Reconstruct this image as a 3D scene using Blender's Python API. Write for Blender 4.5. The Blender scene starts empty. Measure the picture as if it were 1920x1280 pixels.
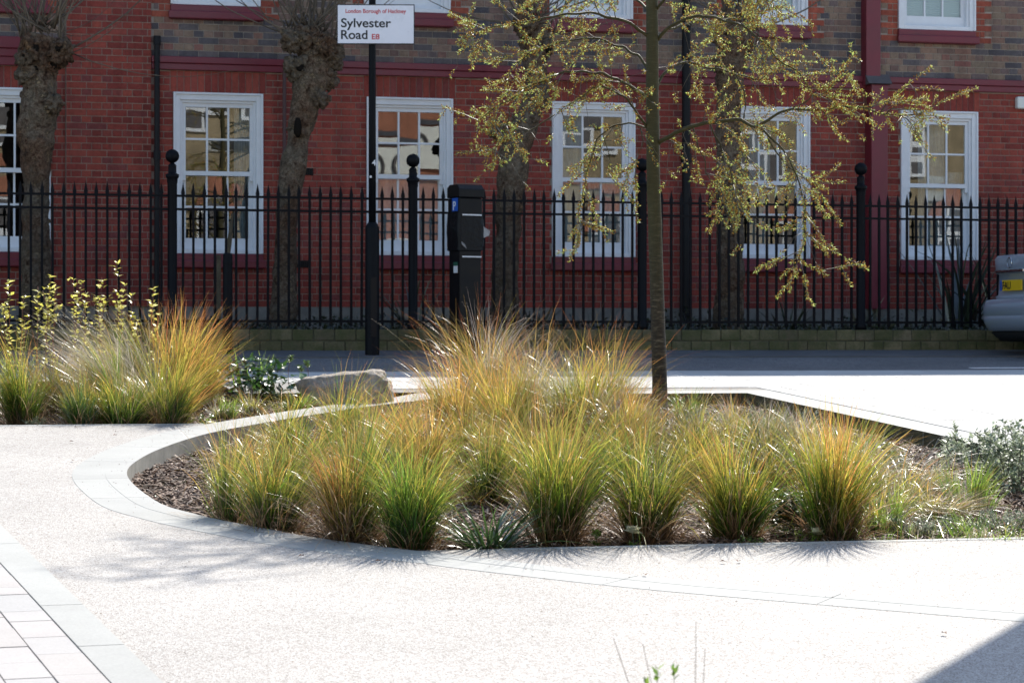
import bpy, bmesh, math, random
import numpy as np
from mathutils import Vector, Matrix, noise
from mathutils.geometry import delaunay_2d_cdt

random.seed(11)
rng = np.random.default_rng(11)
scene = bpy.context.scene
COL = scene.collection

# ------------------------------------------------------------------ camera
THETA = math.radians(14.7)            # the lens looks 14.7 degrees off the facade's normal
SN, CS = math.sin(THETA), math.cos(THETA)
FPX, EYE, SLOPE = 4700.0, 1.54, 0.0554   # focal length in photo pixels, eye height, rise of the ground per metre
cam_d = bpy.data.cameras.new('camera')
cam = bpy.data.objects.new('camera', cam_d)
COL.objects.link(cam)
cam.location = (0, 0, EYE)
cam.rotation_euler = (math.radians(90), 0, -THETA)
cam_d.sensor_width = 36.0
cam_d.lens = FPX / 1920.0 * 36.0
cam_d.clip_start, cam_d.clip_end = 0.1, 600.0
cam_d.dof.use_dof = True
cam_d.dof.focus_distance = 14.0
cam_d.dof.aperture_fstop = 9.0
scene.camera = cam

# ------------------------------------------------------------------ sky, sun, exposure
SUN_EL = math.radians(40.0)
SUN_H = Vector((0.524, 0.852, 0)).normalized()     # horizontal direction towards the sun
world = bpy.data.worlds.new('World')
scene.world = world
world.use_nodes = True
wn = world.node_tree.nodes
sky = wn.new('ShaderNodeTexSky')
sky.sky_type = 'NISHITA'
sky.sun_disc = False
sky.sun_elevation = SUN_EL
sky.sun_rotation = math.atan2(SUN_H.x, SUN_H.y)
sky.air_density, sky.dust_density, sky.ozone_density = 1.0, 0.6, 1.0
world.node_tree.links.new(sky.outputs[0], wn['Background'].inputs[0])
wn['Background'].inputs[1].default_value = 0.14
sun_d = bpy.data.lights.new('sun', 'SUN')
sun_d.energy = 5.0
sun_d.angle = math.radians(0.53)
sun_d.color = (1.0, 0.95, 0.87)
sun = bpy.data.objects.new('sun', sun_d)
COL.objects.link(sun)
to_sun = Vector((SUN_H.x * math.cos(SUN_EL), SUN_H.y * math.cos(SUN_EL), math.sin(SUN_EL)))
sun.rotation_euler = to_sun.to_track_quat('Z', 'Y').to_euler()
sun.location = (10, 20, 30)
vs = scene.view_settings
vs.view_transform, vs.look, vs.gamma, vs.use_curve_mapping = 'Standard', 'None', 1.0, False
vs.exposure = 0.85
scene.render.engine = 'CYCLES'
scene.cycles.use_denoising = True
scene.cycles.max_bounces = 8
scene.cycles.transparent_max_bounces = 12

# ------------------------------------------------------------------ measuring helpers (photo pixels to metres in the place)
def ray(x, y):
    a, b = (x - 960.0) / FPX, (640.0 - y) / FPX
    return Vector((SN + CS * a, CS - SN * a, b))
def gz(w):
    return SLOPE * w
def gp(x, y):                      # point of the sloping ground
    r = ray(x, y)
    t = -EYE / (r.z - SLOPE * r.y)
    return Vector((r.x * t, r.y * t, EYE + r.z * t))
def wp(x, y, w):                   # point of an upright plane parallel to the facade
    r = ray(x, y)
    t = w / r.y
    return Vector((r.x * t, w, EYE + r.z * t))
def dp(x, y, d):                   # point at a distance from the camera
    r = ray(x, y)
    return Vector((r.x * d, r.y * d, EYE + r.z * d))

# ------------------------------------------------------------------ object helpers
def tag(o, label=None, cat=None, group=None, kind=None):
    if label: o['label'] = label
    if cat: o['category'] = cat
    if group: o['group'] = group
    if kind: o['kind'] = kind
    return o
def adopt(o, parent):
    if parent is not None:
        o.parent = parent
        if parent.type == 'EMPTY':
            o.matrix_parent_inverse = Matrix.Translation(-Vector(parent.location))
    return o
def thing(name, loc, label, cat, group=None):
    o = bpy.data.objects.new(name, None)
    COL.objects.link(o)
    o.location = loc
    return tag(o, label, cat, group)
def obj(name, me, parent=None):
    o = bpy.data.objects.new(name, me)
    COL.objects.link(o)
    return adopt(o, parent)
def np_mesh(name, V, F, mats, attrs=None, smooth=False, midx=None):
    """V (n,3), F (m,k) all faces with k corners"""
    V = np.asarray(V, np.float32); F = np.asarray(F, np.int32)
    me = bpy.data.meshes.new(name)
    me.vertices.add(len(V)); me.vertices.foreach_set('co', V.ravel())
    m, k = F.shape
    me.loops.add(m * k); me.loops.foreach_set('vertex_index', F.ravel())
    me.polygons.add(m)
    me.polygons.foreach_set('loop_start', np.arange(0, m * k, k, dtype=np.int32))
    me.polygons.foreach_set('loop_total', np.full(m, k, np.int32))
    for mt in (mats if isinstance(mats, (list, tuple)) else [mats]):
        me.materials.append(mt)
    if midx is not None:
        me.polygons.foreach_set('material_index', np.asarray(midx, np.int32))
    for an, av in (attrs or {}).items():
        at = me.attributes.new(an, 'FLOAT', 'POINT')
        at.data.foreach_set('value', np.asarray(av, np.float32))
    me.update(calc_edges=True)
    if smooth:
        me.polygons.foreach_set('use_smooth', np.ones(m, bool))
    me.validate()
    return me

class MB:
    """collects boxes, prisms, tubes, lathes and builds ONE mesh"""
    def __init__(s): s.v, s.f, s.m, s.r = [], [], [], []
    def add(s, vs, fs, mi=0, r=0.0):
        o = len(s.v)
        s.v += [tuple(p) for p in vs]; s.r += [r] * len(vs)
        s.f += [tuple(i + o for i in f) for f in fs]; s.m += [mi] * len(fs)
        return s
    def box(s, x0, x1, y0, y1, z0, z1, mi=0, r=0.0, rot=None, c=None):
        vs = [Vector((x, y, z)) for z in (z0, z1) for y in (y0, y1) for x in (x0, x1)]
        if rot:
            cc = Vector(c) if c else Vector(((x0 + x1) / 2, (y0 + y1) / 2, (z0 + z1) / 2))
            vs = [cc + rot @ (p - cc) for p in vs]
        return s.add(vs, [(0, 2, 3, 1), (4, 5, 7, 6), (0, 1, 5, 4), (2, 6, 7, 3), (0, 4, 6, 2), (1, 3, 7, 5)], mi, r)
    def prism(s, poly, z0, z1, mi=0):       # poly of (x,y); z may be a function of (x,y)
        n = len(poly)
        zf0 = z0 if callable(z0) else (lambda x, y: z0)
        zf1 = z1 if callable(z1) else (lambda x, y: z1)
        vs = [(x, y, zf0(x, y)) for x, y in poly] + [(x, y, zf1(x, y)) for x, y in poly]
        fs = [tuple(range(n))[::-1], tuple(range(n, 2 * n))] + [(i, (i + 1) % n, n + (i + 1) % n, n + i) for i in range(n)]
        return s.add(vs, fs, mi)
    def extrude_y(s, poly, y0, y1, mi=0):   # poly of (x,z)
        n = len(poly)
        vs = [(x, y0, z) for x, z in poly] + [(x, y1, z) for x, z in poly]
        fs = [tuple(range(n)), tuple(range(n, 2 * n))[::-1]] + [(i, n + i, n + (i + 1) % n, (i + 1) % n) for i in range(n)]
        return s.add(vs, fs, mi)
    def lathe(s, prof, n=20, c=(0, 0, 0), mi=0, sq=0.0):
        vs, fs = [], []
        for r, z in prof:
            for k in range(n):
                a = 2 * math.pi * k / n
                vs.append((c[0] + r * math.cos(a), c[1] + r * math.sin(a), c[2] + z))
        for i in range(len(prof) - 1):
            for k in range(n):
                k2 = (k + 1) % n
                fs.append((i * n + k, i * n + k2, (i + 1) * n + k2, (i + 1) * n + k))
        fs.append(tuple(range(n))[::-1]); fs.append(tuple(range((len(prof) - 1) * n, len(prof) * n)))
        return s.add(vs, fs, mi)
    def tube(s, pts, rad, n=8, mi=0, wob=0.0, wsc=3.0, r=0.0):
        pts = [Vector(p) for p in pts]
        vs, fs = [], []
        ref = Vector((0.31, 0.87, 0.37)).normalized()
        for i, p in enumerate(pts):
            t = (pts[min(i + 1, len(pts) - 1)] - pts[max(i - 1, 0)]).normalized()
            b = t.cross(ref)
            if b.length < 0.05: b = t.cross(Vector((1, 0, 0)))
            b.normalize(); c = t.cross(b)
            for k in range(n):
                a = 2 * math.pi * k / n
                q = b * math.cos(a) + c * math.sin(a)
                rr = rad[i]
                if wob: rr *= 1 + wob * (noise.noise((p + q * rr) * wsc) + 0.5 * noise.noise((p + q * rr) * wsc * 2.7) + 0.3 * noise.noise((p + q * rr) * wsc * 7))
                vs.append(p + q * rr)
        for i in range(len(pts) - 1):
            for k in range(n):
                k2 = (k + 1) % n
                fs.append((i * n + k, i * n + k2, (i + 1) * n + k2, (i + 1) * n + k))
        fs.append(tuple(range(n))[::-1]); fs.append(tuple(range((len(pts) - 1) * n, len(pts) * n)))
        return s.add(vs, fs, mi, r)
    def ball(s, c, rad, sub=2, wob=0.0, wsc=4.0, mi=0, scale=(1, 1, 1)):
        bm = bmesh.new(); bmesh.ops.create_icosphere(bm, subdivisions=sub, radius=1.0)
        c = Vector(c); vs = []
        for v in bm.verts:
            d = v.co.normalized()
            rr = rad * (1 + wob * (noise.noise(d * wsc + c * 5) + 0.5 * noise.noise(d * wsc * 2.3 + c * 7) + 0.3 * noise.noise(d * wsc * 5.5 + c * 3)))
            vs.append(c + Vector((d.x * scale[0], d.y * scale[1], d.z * scale[2])) * rr)
        fs = [tuple(v.index for v in f.verts) for f in bm.faces]
        bm.free()
        return s.add(vs, fs, mi)
    def mesh(s, name, mats, smooth=False, bevel=0.0):
        me = bpy.data.meshes.new(name)
        me.from_pydata([tuple(p) for p in s.v], [], s.f)
        for mt in (mats if isinstance(mats, (list, tuple)) else [mats]): me.materials.append(mt)
        me.polygons.foreach_set('material_index', s.m)
        at = me.attributes.new('rnd', 'FLOAT', 'POINT'); at.data.foreach_set('value', s.r)
        if bevel:
            bm = bmesh.new(); bm.from_mesh(me)
            bmesh.ops.bevel(bm, geom=[e for e in bm.edges if len(e.link_faces) == 2 and e.calc_face_angle() > 0.6], offset=bevel, segments=2, affect='EDGES', profile=0.5)
            bm.to_mesh(me); bm.free()
        me.update()
        if smooth: me.polygons.foreach_set('use_smooth', [True] * len(me.polygons))
        return me
    def build(s, name, mats, parent=None, smooth=False, bevel=0.0):
        me = s.mesh(name, mats, smooth, bevel)
        o = obj(name, me, parent)
        if smooth and not isinstance(smooth, bool):
            pass
        return o

def text_mesh(txt, size, mat, loc, rot, bold=0.0, depth=0.001, align='LEFT'):
    cu = bpy.data.curves.new('lettering', 'FONT')
    cu.body, cu.size, cu.offset, cu.extrude, cu.align_x = txt, size, bold, depth, align
    t = bpy.data.objects.new('lettering', cu)
    me = bpy.data.meshes.new_from_object(t)
    bpy.data.objects.remove(t)
    me.transform(Matrix.Translation(loc) @ rot.to_4x4())
    me.materials.clear(); me.materials.append(mat)
    return me

def sheet(name, outer, holes, zf, mat, parent=None, inner=None, kind='structure'):
    """flat sheet with holes, outline given as (x,y) loops"""
    pts, edges = [], []
    for lp in [outer] + holes:
        o = len(pts); n = len(lp)
        pts += [Vector(p) for p in lp]
        edges += [(o + i, o + (i + 1) % n) for i in range(n)]
    for p in (inner or []): pts.append(Vector(p))
    vs, es, fs, *_ = delaunay_2d_cdt(pts, edges, [], 0, 1e-5)
    def inside(p, lp):
        c = False; j = len(lp) - 1
        for i in range(len(lp)):
            (xi, yi), (xj, yj) = lp[i], lp[j]
            if (yi > p[1]) != (yj > p[1]) and p[0] < (xj - xi) * (p[1] - yi) / (yj - yi) + xi: c = not c
            j = i
        return c
    keep = []
    for f in fs:
        c = sum((vs[i] for i in f), Vector((0, 0))) / len(f)
        if inside(c, outer) and not any(inside(c, h) for h in holes): keep.append(tuple(f))
    me = bpy.data.meshes.new(name)
    me.from_pydata([(p.x, p.y, zf(p.x, p.y)) for p in vs], [], keep)
    me.materials.append(mat); me.update()
    bm = bmesh.new(); bm.from_mesh(me); bmesh.ops.recalc_face_normals(bm, faces=bm.faces)
    if bm.faces and sum(f.normal.z for f in bm.faces) < 0: bmesh.ops.reverse_faces(bm, faces=bm.faces)
    bm.to_mesh(me); bm.free()
    o = obj(name, me, parent)
    if kind and parent is None: o['kind'] = kind
    return o
def in_poly(p, lp):
    c = False; j = len(lp) - 1
    for i in range(len(lp)):
        (xi, yi), (xj, yj) = lp[i], lp[j]
        if (yi > p[1]) != (yj > p[1]) and p[0] < (xj - xi) * (p[1] - yi) / (yj - yi) + xi: c = not c
        j = i
    return c

# ------------------------------------------------------------------ materials
class NT:
    def __init__(s, name):
        s.mat = bpy.data.materials.new(name); s.mat.use_nodes = True
        s.t = s.mat.node_tree; s.n = s.t.nodes; s.n.clear()
        s.out = s.n.new('ShaderNodeOutputMaterial')
    def node(s, typ, **kw):
        nd = s.n.new(typ)
        for k, v in kw.items():
            if k.startswith('i_'):
                key = k[2:]
                nd.inputs[int(key) if key.isdigit() else key.replace('_', ' ')].default_value = v
            else: setattr(nd, k, v)
        return nd
    def link(s, a, b): s.t.links.new(a, b)
    def math(s, op, a, b=None):
        nd = s.node('ShaderNodeMath', operation=op)
        for i, x in enumerate((a, b)):
            if x is None: continue
            if isinstance(x, (int, float)): nd.inputs[i].default_value = x
            else: s.link(x, nd.inputs[i])
        return nd.outputs[0]
    def coord(s, kind='obj'):
        if kind == 'obj': return s.node('ShaderNodeTexCoord').outputs['Object']
        return s.node('ShaderNodeNewGeometry').outputs['Position']
    def noise(s, scale, detail=4.0, rough=0.6, kind='pos', vec=None):
        nd = s.node('ShaderNodeTexNoise', i_Scale=scale, i_Detail=detail, i_Roughness=rough)
        s.link(vec or s.coord(kind), nd.inputs['Vector'])
        return nd.outputs[0]
    def ramp(s, fac, stops, interp='LINEAR'):
        nd = s.node('ShaderNodeValToRGB'); cr = nd.color_ramp; cr.interpolation = interp
        while len(cr.elements) < len(stops): cr.elements.new(0.5)
        for e, (p, c) in zip(cr.elements, stops):
            e.position = p; e.color = (c[0], c[1], c[2], 1) if not isinstance(c, (int, float)) else (c, c, c, 1)
        s.link(fac, nd.inputs[0])
        return nd.outputs[0]
    def mix(s, fac, a, b, blend='MIX'):
        nd = s.node('ShaderNodeMix', data_type='RGBA', blend_type=blend)
        for i, x in ((0, fac), (6, a), (7, b)):
            if isinstance(x, (int, float)): nd.inputs[i].default_value = x
            elif isinstance(x, (tuple, list)): nd.inputs[i].default_value = (*x[:3], 1)
            else: s.link(x, nd.inputs[i])
        return nd.outputs[2]
    def rnd(s):                        # per-piece value: mesh attribute or the object's own property
        a = s.node('ShaderNodeAttribute', attribute_name='rnd').outputs['Fac']
        b = s.node('ShaderNodeAttribute', attribute_name='rnd', attribute_type='OBJECT').outputs['Fac']
        return s.math('ADD', a, b)
    def attr(s, nm): return s.node('ShaderNodeAttribute', attribute_name=nm).outputs['Fac']
    def bump(s, h, strength=0.3, dist=0.01):
        nd = s.node('ShaderNodeBump', i_Strength=strength, i_Distance=dist)
        s.link(h, nd.inputs['Height'])
        return nd.outputs[0]
    def pbr(s, col, rough=0.7, spec=0.4, metal=0.0, normal=None, coat=0.0):
        p = s.node('ShaderNodeBsdfPrincipled')
        p.inputs['Metallic'].default_value = metal
        p.inputs['Specular IOR Level'].default_value = spec
        p.inputs['Coat Weight'].default_value = coat
        for key, x in (('Base Color', col), ('Roughness', rough)):
            if isinstance(x, (int, float)): p.inputs[key].default_value = x
            elif isinstance(x, (tuple, list)): p.inputs[key].default_value = (*x[:3], 1)
            else: s.link(x, p.inputs[key])
        if normal is not None: s.link(normal, p.inputs['Normal'])
        s.link(p.outputs[0], s.out.inputs[0])
        return p

def plain(name, col, rough=0.6, var=0.15, sc=6.0, spec=0.4, metal=0.0, bump=0.0, bsc=60.0, coat=0.0, kind='pos'):
    n = NT(name)
    dark = tuple(c * (1 - var) for c in col); light = tuple(min(1, c * (1 + var)) for c in col)
    nz = n.noise(sc, 5, 0.65, kind)
    c = n.ramp(nz, [(0.3, dark), (0.7, light)])
    nm = n.bump(n.noise(bsc, 4, 0.6, kind), bump, 0.01) if bump else None
    rr = n.ramp(nz, [(0.3, max(0.02, rough - 0.08)), (0.7, min(1, rough + 0.08))])
    n.pbr(c, rr, spec, metal, nm, coat)
    return n.mat

def brick_mat(name, stops, moss=0.0, stain=0.35):
    n = NT(name)
    c = n.ramp(n.rnd(), stops)
    pos = n.coord('pos')
    fine = n.noise(38, 5, 0.7, vec=pos)
    c = n.mix(0.8, c, n.ramp(fine, [(0.25, 0.55), (0.75, 1.35)]), 'MULTIPLY')
    big = n.noise(0.9, 4, 0.6, vec=pos)
    c = n.mix(stain, c, n.ramp(big, [(0.35, (0.35, 0.33, 0.34)), (0.62, (1.15, 1.1, 1.1))]), 'MULTIPLY')
    smp = n.node('ShaderNodeMapping'); smp.inputs['Scale'].default_value = (5, 5, 0.35); n.link(pos, smp.inputs[0])
    c = n.mix(0.55, c, n.ramp(n.noise(1.0, 4, 0.6, vec=smp.outputs[0]), [(0.36, 0.62), (0.58, 1.08)]), 'MULTIPLY')
    eff = n.ramp(n.noise(2.3, 6, 0.7, vec=pos), [(0.66, 0.0), (0.8, 0.22)])
    c = n.mix(eff, c, (0.42, 0.38, 0.40))
    if moss:
        c = n.mix(n.ramp(n.noise(5, 5, 0.7, vec=pos), [(0.35, 0.0), (0.6, moss)]), c, (0.055, 0.065, 0.022))
    n.pbr(c, 0.86, 0.25, 0, n.bump(fine, 0.35, 0.006))
    return n.mat

M = {}
M['brick_red'] = brick_mat('red_brick', [(0, (0.223, 0.046, 0.036)), (0.35, (0.300, 0.060, 0.045)), (0.7, (0.351, 0.078, 0.053)), (1, (0.223, 0.060, 0.055))])
M['brick_orange'] = brick_mat('orange_brick', [(0, (0.307, 0.077, 0.050)), (1, (0.401, 0.106, 0.065))], stain=0.25)
M['brick_dark'] = brick_mat('slate_brick', [(0, (0.094, 0.084, 0.092)), (0.5, (0.144, 0.125, 0.125)), (0.85, (0.209, 0.139, 0.120)), (1, (0.245, 0.132, 0.101))], stain=0.25)
M['brick_brown'] = brick_mat('brown_brick', [(0, (0.189, 0.118, 0.100)), (0.4, (0.271, 0.183, 0.136)), (0.7, (0.260, 0.195, 0.136)), (1, (0.283, 0.124, 0.100))], stain=0.25)
M['brick_mossy'] = brick_mat('mossy_brick', [(0, (0.13, 0.115, 0.06)), (0.6, (0.19, 0.16, 0.09)), (1, (0.15, 0.12, 0.08))], moss=0.75)
M['brick_yellow'] = brick_mat('yellow_brick', [(0, (0.36, 0.29, 0.18)), (1, (0.44, 0.36, 0.23))], stain=0.5)
M['brick_faded'] = brick_mat('faded_red_brick', [(0, (0.40, 0.17, 0.105)), (1, (0.46, 0.22, 0.14))], stain=0.35)
M['mortar'] = plain('mortar', (0.33, 0.26, 0.215), 0.95, 0.25, 9, 0.2, bump=0.3)
M['mortar_pale'] = plain('pale_mortar', (0.36, 0.31, 0.265), 0.95, 0.2, 9, 0.2, bump=0.3)
M['mortar_dark'] = plain('mossy_mortar', (0.09, 0.085, 0.055), 0.95, 0.3, 9, 0.2)
M['render'] = plain('grey_render', (0.20, 0.19, 0.17), 0.9, 0.25, 5, 0.2, bump=0.2)
M['white_paint'] = plain('white_gloss_paint', (0.74, 0.75, 0.77), 0.35, 0.06, 5, 0.5)
M['maroon'] = plain('maroon_paint', (0.165, 0.018, 0.030), 0.42, 0.14, 4, 0.5)
M['iron'] = plain('black_iron_paint', (0.0035, 0.0038, 0.0055), 0.55, 0.3, 14, 0.14, bump=0.15, bsc=90)
M['black_plastic'] = plain('black_plastic', (0.004, 0.004, 0.005), 0.45, 0.25, 9, 0.22)
M['pipe'] = plain('black_pipe', (0.006, 0.006, 0.008), 0.5, 0.3, 8, 0.25)
M['brown_pipe'] = plain('brown_pipe', (0.07, 0.03, 0.03), 0.5, 0.2, 8, 0.4)
M['lead'] = plain('lead', (0.10, 0.09, 0.09), 0.6, 0.2, 8, 0.4)
M['interior'] = plain('dim_interior', (0.10, 0.10, 0.11), 0.9, 0.2, 1.5, 0.1)
M['blind'] = plain('pale_blind', (0.62, 0.62, 0.60), 0.7, 0.06, 6, 0.2)
M['curtain'] = plain('grey_curtain', (0.46, 0.50, 0.54), 0.9, 0.2, 14, 0.1)
M['concrete'] = plain('pale_concrete', (0.42, 0.42, 0.39), 0.85, 0.10, 3.5, 0.25, bump=0.12, bsc=120)
M['concrete_old'] = plain('weathered_concrete', (0.40, 0.39, 0.34), 0.88, 0.2, 5, 0.25, bump=0.2, bsc=80)
M['joint'] = plain('joint_sand', (0.28, 0.265, 0.24), 0.95, 0.3, 12, 0.1)
M['white_plastic'] = plain('white_plastic', (0.72, 0.72, 0.66), 0.4, 0.04, 6, 0.5)
M['tape'] = plain('white_tape', (0.7, 0.7, 0.7), 0.5, 0.05, 20, 0.4)
M['sign_white'] = plain('sign_white', (0.76, 0.75, 0.80), 0.3, 0.03, 6, 0.5)
M['ink_black'] = plain('sign_black', (0.012, 0.012, 0.016), 0.4, 0.05, 5, 0.4)
M['ink_red'] = plain('sign_red', (0.52, 0.022, 0.03), 0.4, 0.05, 5, 0.4)
M['blue'] = plain('parking_blue', (0.015, 0.09, 0.42), 0.35, 0.05, 5, 0.4)
M['stake'] = plain('grey_timber', (0.13, 0.11, 0.075), 0.9, 0.3, 20, 0.2, bump=0.3)
M['litter'] = plain('white_paper', (0.72, 0.72, 0.72), 0.8, 0.06, 20, 0.2)
M['dead_leaf'] = plain('dead_leaf', (0.10, 0.045, 0.025), 0.8, 0.4, 25, 0.2)
M['slate'] = plain('roof_slate', (0.07, 0.07, 0.08), 0.7, 0.3, 4, 0.3, bump=0.2, bsc=20)

M['kerb_face'] = plain('shade_toned_kerb_face', (0.085, 0.078, 0.045), 0.95, 0.4, 9, 0.15, bump=0.3)  # dark olive puts the shade on the bed-facing kerb sides into colour
M['concrete_face'] = plain('shade_toned_concrete_face', (0.26, 0.25, 0.22), 0.9, 0.25, 7, 0.2, bump=0.2)  # darker copy of the kerb concrete: shade of its inner side painted in
def paver_mat(name, stops):
    n = NT(name)
    c = n.ramp(n.rnd(), stops)
    c = n.mix(0.6, c, n.ramp(n.noise(90, 4, 0.7), [(0.25, 0.8), (0.75, 1.15)]), 'MULTIPLY')
    c = n.mix(0.5, c, n.ramp(n.noise(1.6, 5, 0.65), [(0.3, 0.78), (0.7, 1.1)]), 'MULTIPLY')
    n.pbr(c, 0.85, 0.25, 0, n.bump(n.noise(140, 3), 0.15, 0.004))
    return n.mat
M['paver_pink'] = paver_mat('pinkish_block', [(0, (0.40, 0.375, 0.352)), (0.5, (0.43, 0.40, 0.38)), (1, (0.40, 0.39, 0.375))])
M['slab'] = paver_mat('pale_slab', [(0, (0.44, 0.43, 0.41)), (1, (0.50, 0.49, 0.465))])
M['kerb'] = paver_mat('pale_kerb', [(0, (0.365, 0.362, 0.34)), (1, (0.41, 0.408, 0.382))])

n = NT('resin_gravel')      # small bound stones, buff and pinkish
pos = n.coord('pos')
vor = n.node('ShaderNodeTexVoronoi', i_Scale=170.0); n.link(pos, vor.inputs['Vector'])
sep = n.node('ShaderNodeSeparateColor'); n.link(vor.outputs['Color'], sep.inputs[0])
c = n.ramp(sep.outputs[0], [(0, (0.20, 0.18, 0.16)), (0.22, (0.36, 0.33, 0.295)), (0.6, (0.445, 0.415, 0.38)), (1, (0.56, 0.54, 0.51))])
c = n.mix(1.0, c, n.ramp(n.noise(0.55, 6, 0.68, vec=pos), [(0.3, 0.74), (0.5, 0.90), (0.72, 1.02)]), 'MULTIPLY')
vs2 = n.node('ShaderNodeTexVoronoi', i_Scale=2.3); n.link(pos, vs2.inputs['Vector'])
c = n.mix(n.ramp(vs2.outputs['Distance'], [(0.03, 0.45), (0.05, 0.0)]), c, (0.16, 0.14, 0.13))
c = n.mix(0.6, c, n.ramp(n.noise(28, 4, 0.7, vec=pos), [(0.3, 0.82), (0.7, 1.1)]), 'MULTIPLY')
n.pbr(c, 0.8, 0.3, 0, n.bump(vor.outputs['Distance'], 0.5, 0.004))
M['gravel'] = n.mat

n = NT('asphalt')
pos = n.coord('pos')
vor = n.node('ShaderNodeTexVoronoi', i_Scale=110.0); n.link(pos, vor.inputs['Vector'])
sep = n.node('ShaderNodeSeparateColor'); n.link(vor.outputs['Color'], sep.inputs[0])
c = n.ramp(sep.outputs[0], [(0, (0.06, 0.06, 0.062)), (0.6, (0.125, 0.125, 0.127)), (1, (0.24, 0.235, 0.23))])
c = n.mix(0.7, c, n.ramp(n.noise(0.8, 5, 0.6, vec=pos), [(0.3, 0.75), (0.7, 1.3)]), 'MULTIPLY')
n.pbr(c, 0.8, 0.35, 0, n.bump(vor.outputs['Distance'], 0.5, 0.005))
M['asphalt'] = n.mat
M['footway'] = plain('footway_asphalt', (0.105, 0.105, 0.108), 0.85, 0.2, 2.5, 0.3, bump=0.25, bsc=150)

n = NT('soil')
c = n.ramp(n.noise(30, 6, 0.75), [(0.3, (0.018, 0.012, 0.008)), (0.55, (0.05, 0.034, 0.022)), (0.75, (0.11, 0.08, 0.055))])
n.pbr(c, 0.95, 0.15, 0, n.bump(n.noise(45, 5), 0.9, 0.03))
M['soil'] = n.mat
n = NT('bark_chip')
c = n.ramp(n.attr('rnd'), [(0, (0.035, 0.018, 0.012)), (0.4, (0.10, 0.055, 0.036)), (0.75, (0.17, 0.105, 0.07)), (0.93, (0.26, 0.18, 0.13)), (1, (0.36, 0.30, 0.26))])
n.pbr(c, 0.75, 0.3)
M['chip'] = n.mat

n = NT('granite')
c = n.ramp(n.noise(9, 6, 0.7), [(0.3, (0.17, 0.14, 0.11)), (0.5, (0.30, 0.255, 0.205)), (0.7, (0.42, 0.38, 0.33))])
c = n.mix(0.8, c, n.ramp(n.noise(120, 3, 0.7), [(0.3, 0.6), (0.7, 1.3)]), 'MULTIPLY')
n.pbr(c, 0.85, 0.3, 0, n.bump(n.noise(26, 6, 0.7), 0.7, 0.02))
M['granite'] = n.mat

n = NT('plane_bark')        # flaking grey, olive and buff plates
pos = n.coord('pos')
v1 = n.noise(11, 6, 0.75, vec=pos)
c = n.ramp(v1, [(0.34, (0.026, 0.017, 0.011)), (0.43, (0.11, 0.076, 0.052)), (0.50, (0.21, 0.175, 0.135)), (0.57, (0.07, 0.058, 0.042)), (0.66, (0.36, 0.29, 0.19))])
c = n.mix(0.8, c, n.ramp(n.noise(1.6, 3, 0.6, vec=pos), [(0.35, (0.75, 0.52, 0.42)), (0.55, 1.0)]), 'MULTIPLY')
c = n.mix(0.7, c, n.ramp(n.noise(60, 4, 0.7, vec=pos), [(0.3, 0.6), (0.7, 1.35)]), 'MULTIPLY')
c = n.mix(n.ramp(n.noise(2.6, 4, 0.6, vec=pos), [(0.50, 0.0), (0.58, 0.55)]), c, n.ramp(n.noise(30, 4, 0.6, vec=pos), [(0.3, (0.09, 0.082, 0.066)), (0.7, (0.19, 0.175, 0.14))]))
crk = n.node('ShaderNodeTexVoronoi', feature='DISTANCE_TO_EDGE', i_Scale=9.0); 
wv = n.node('ShaderNodeVectorMath', operation='ADD'); wn_ = n.node('ShaderNodeTexNoise', i_Scale=9.0, i_Detail=5.0); n.link(pos, wn_.inputs['Vector'])
wm = n.node('ShaderNodeVectorMath', operation='SCALE'); wm.inputs['Scale'].default_value = 0.28; n.link(wn_.outputs['Color'], wm.inputs[0])
n.link(pos, wv.inputs[0]); n.link(wm.outputs[0], wv.inputs[1]); n.link(wv.outputs[0], crk.inputs['Vector'])
c = n.mix(1.0, c, n.ramp(crk.outputs['Distance'], [(0.0, (0.62, 0.54, 0.48)), (0.22, (1.0, 0.93, 0.86))]), 'MULTIPLY')
n.pbr(c, 0.9, 0.2, 0, n.bump(n.noise(18, 6, 0.7, vec=pos), 0.9, 0.03))
M['plane_bark'] = n.mat
M['shoot'] = plain('plane_shoot', (0.13, 0.10, 0.07), 0.7, 0.4, 3, 0.3)
M['hollow'] = plain('dark_hollow', (0.012, 0.009, 0.007), 0.95, 0.2, 9, 0.1)

n = NT('buckthorn_bark')    # smooth olive-brown bark with pale cross marks
pos = n.coord('pos')
mp = n.node('ShaderNodeMapping'); mp.inputs['Scale'].default_value = (14, 14, 70); n.link(pos, mp.inputs[0])
c = n.ramp(n.noise(1.0, 5, 0.7, vec=mp.outputs[0]), [(0.38, (0.020, 0.014, 0.008)), (0.54, (0.045, 0.033, 0.018)), (0.70, (0.15, 0.12, 0.08))])
sx = n.node('ShaderNodeSeparateXYZ'); n.link(pos, sx.inputs[0])
c = n.mix(n.ramp(n.math('MULTIPLY', sx.outputs[2], 0.25), [(0.42, 0.0), (0.62, 0.6)]), c, (0.065, 0.060, 0.018))
n.pbr(c, 0.7, 0.3, 0, n.bump(n.noise(1.3, 5, vec=mp.outputs[0]), 0.4, 0.008))
M['buck_bark'] = n.mat

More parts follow.
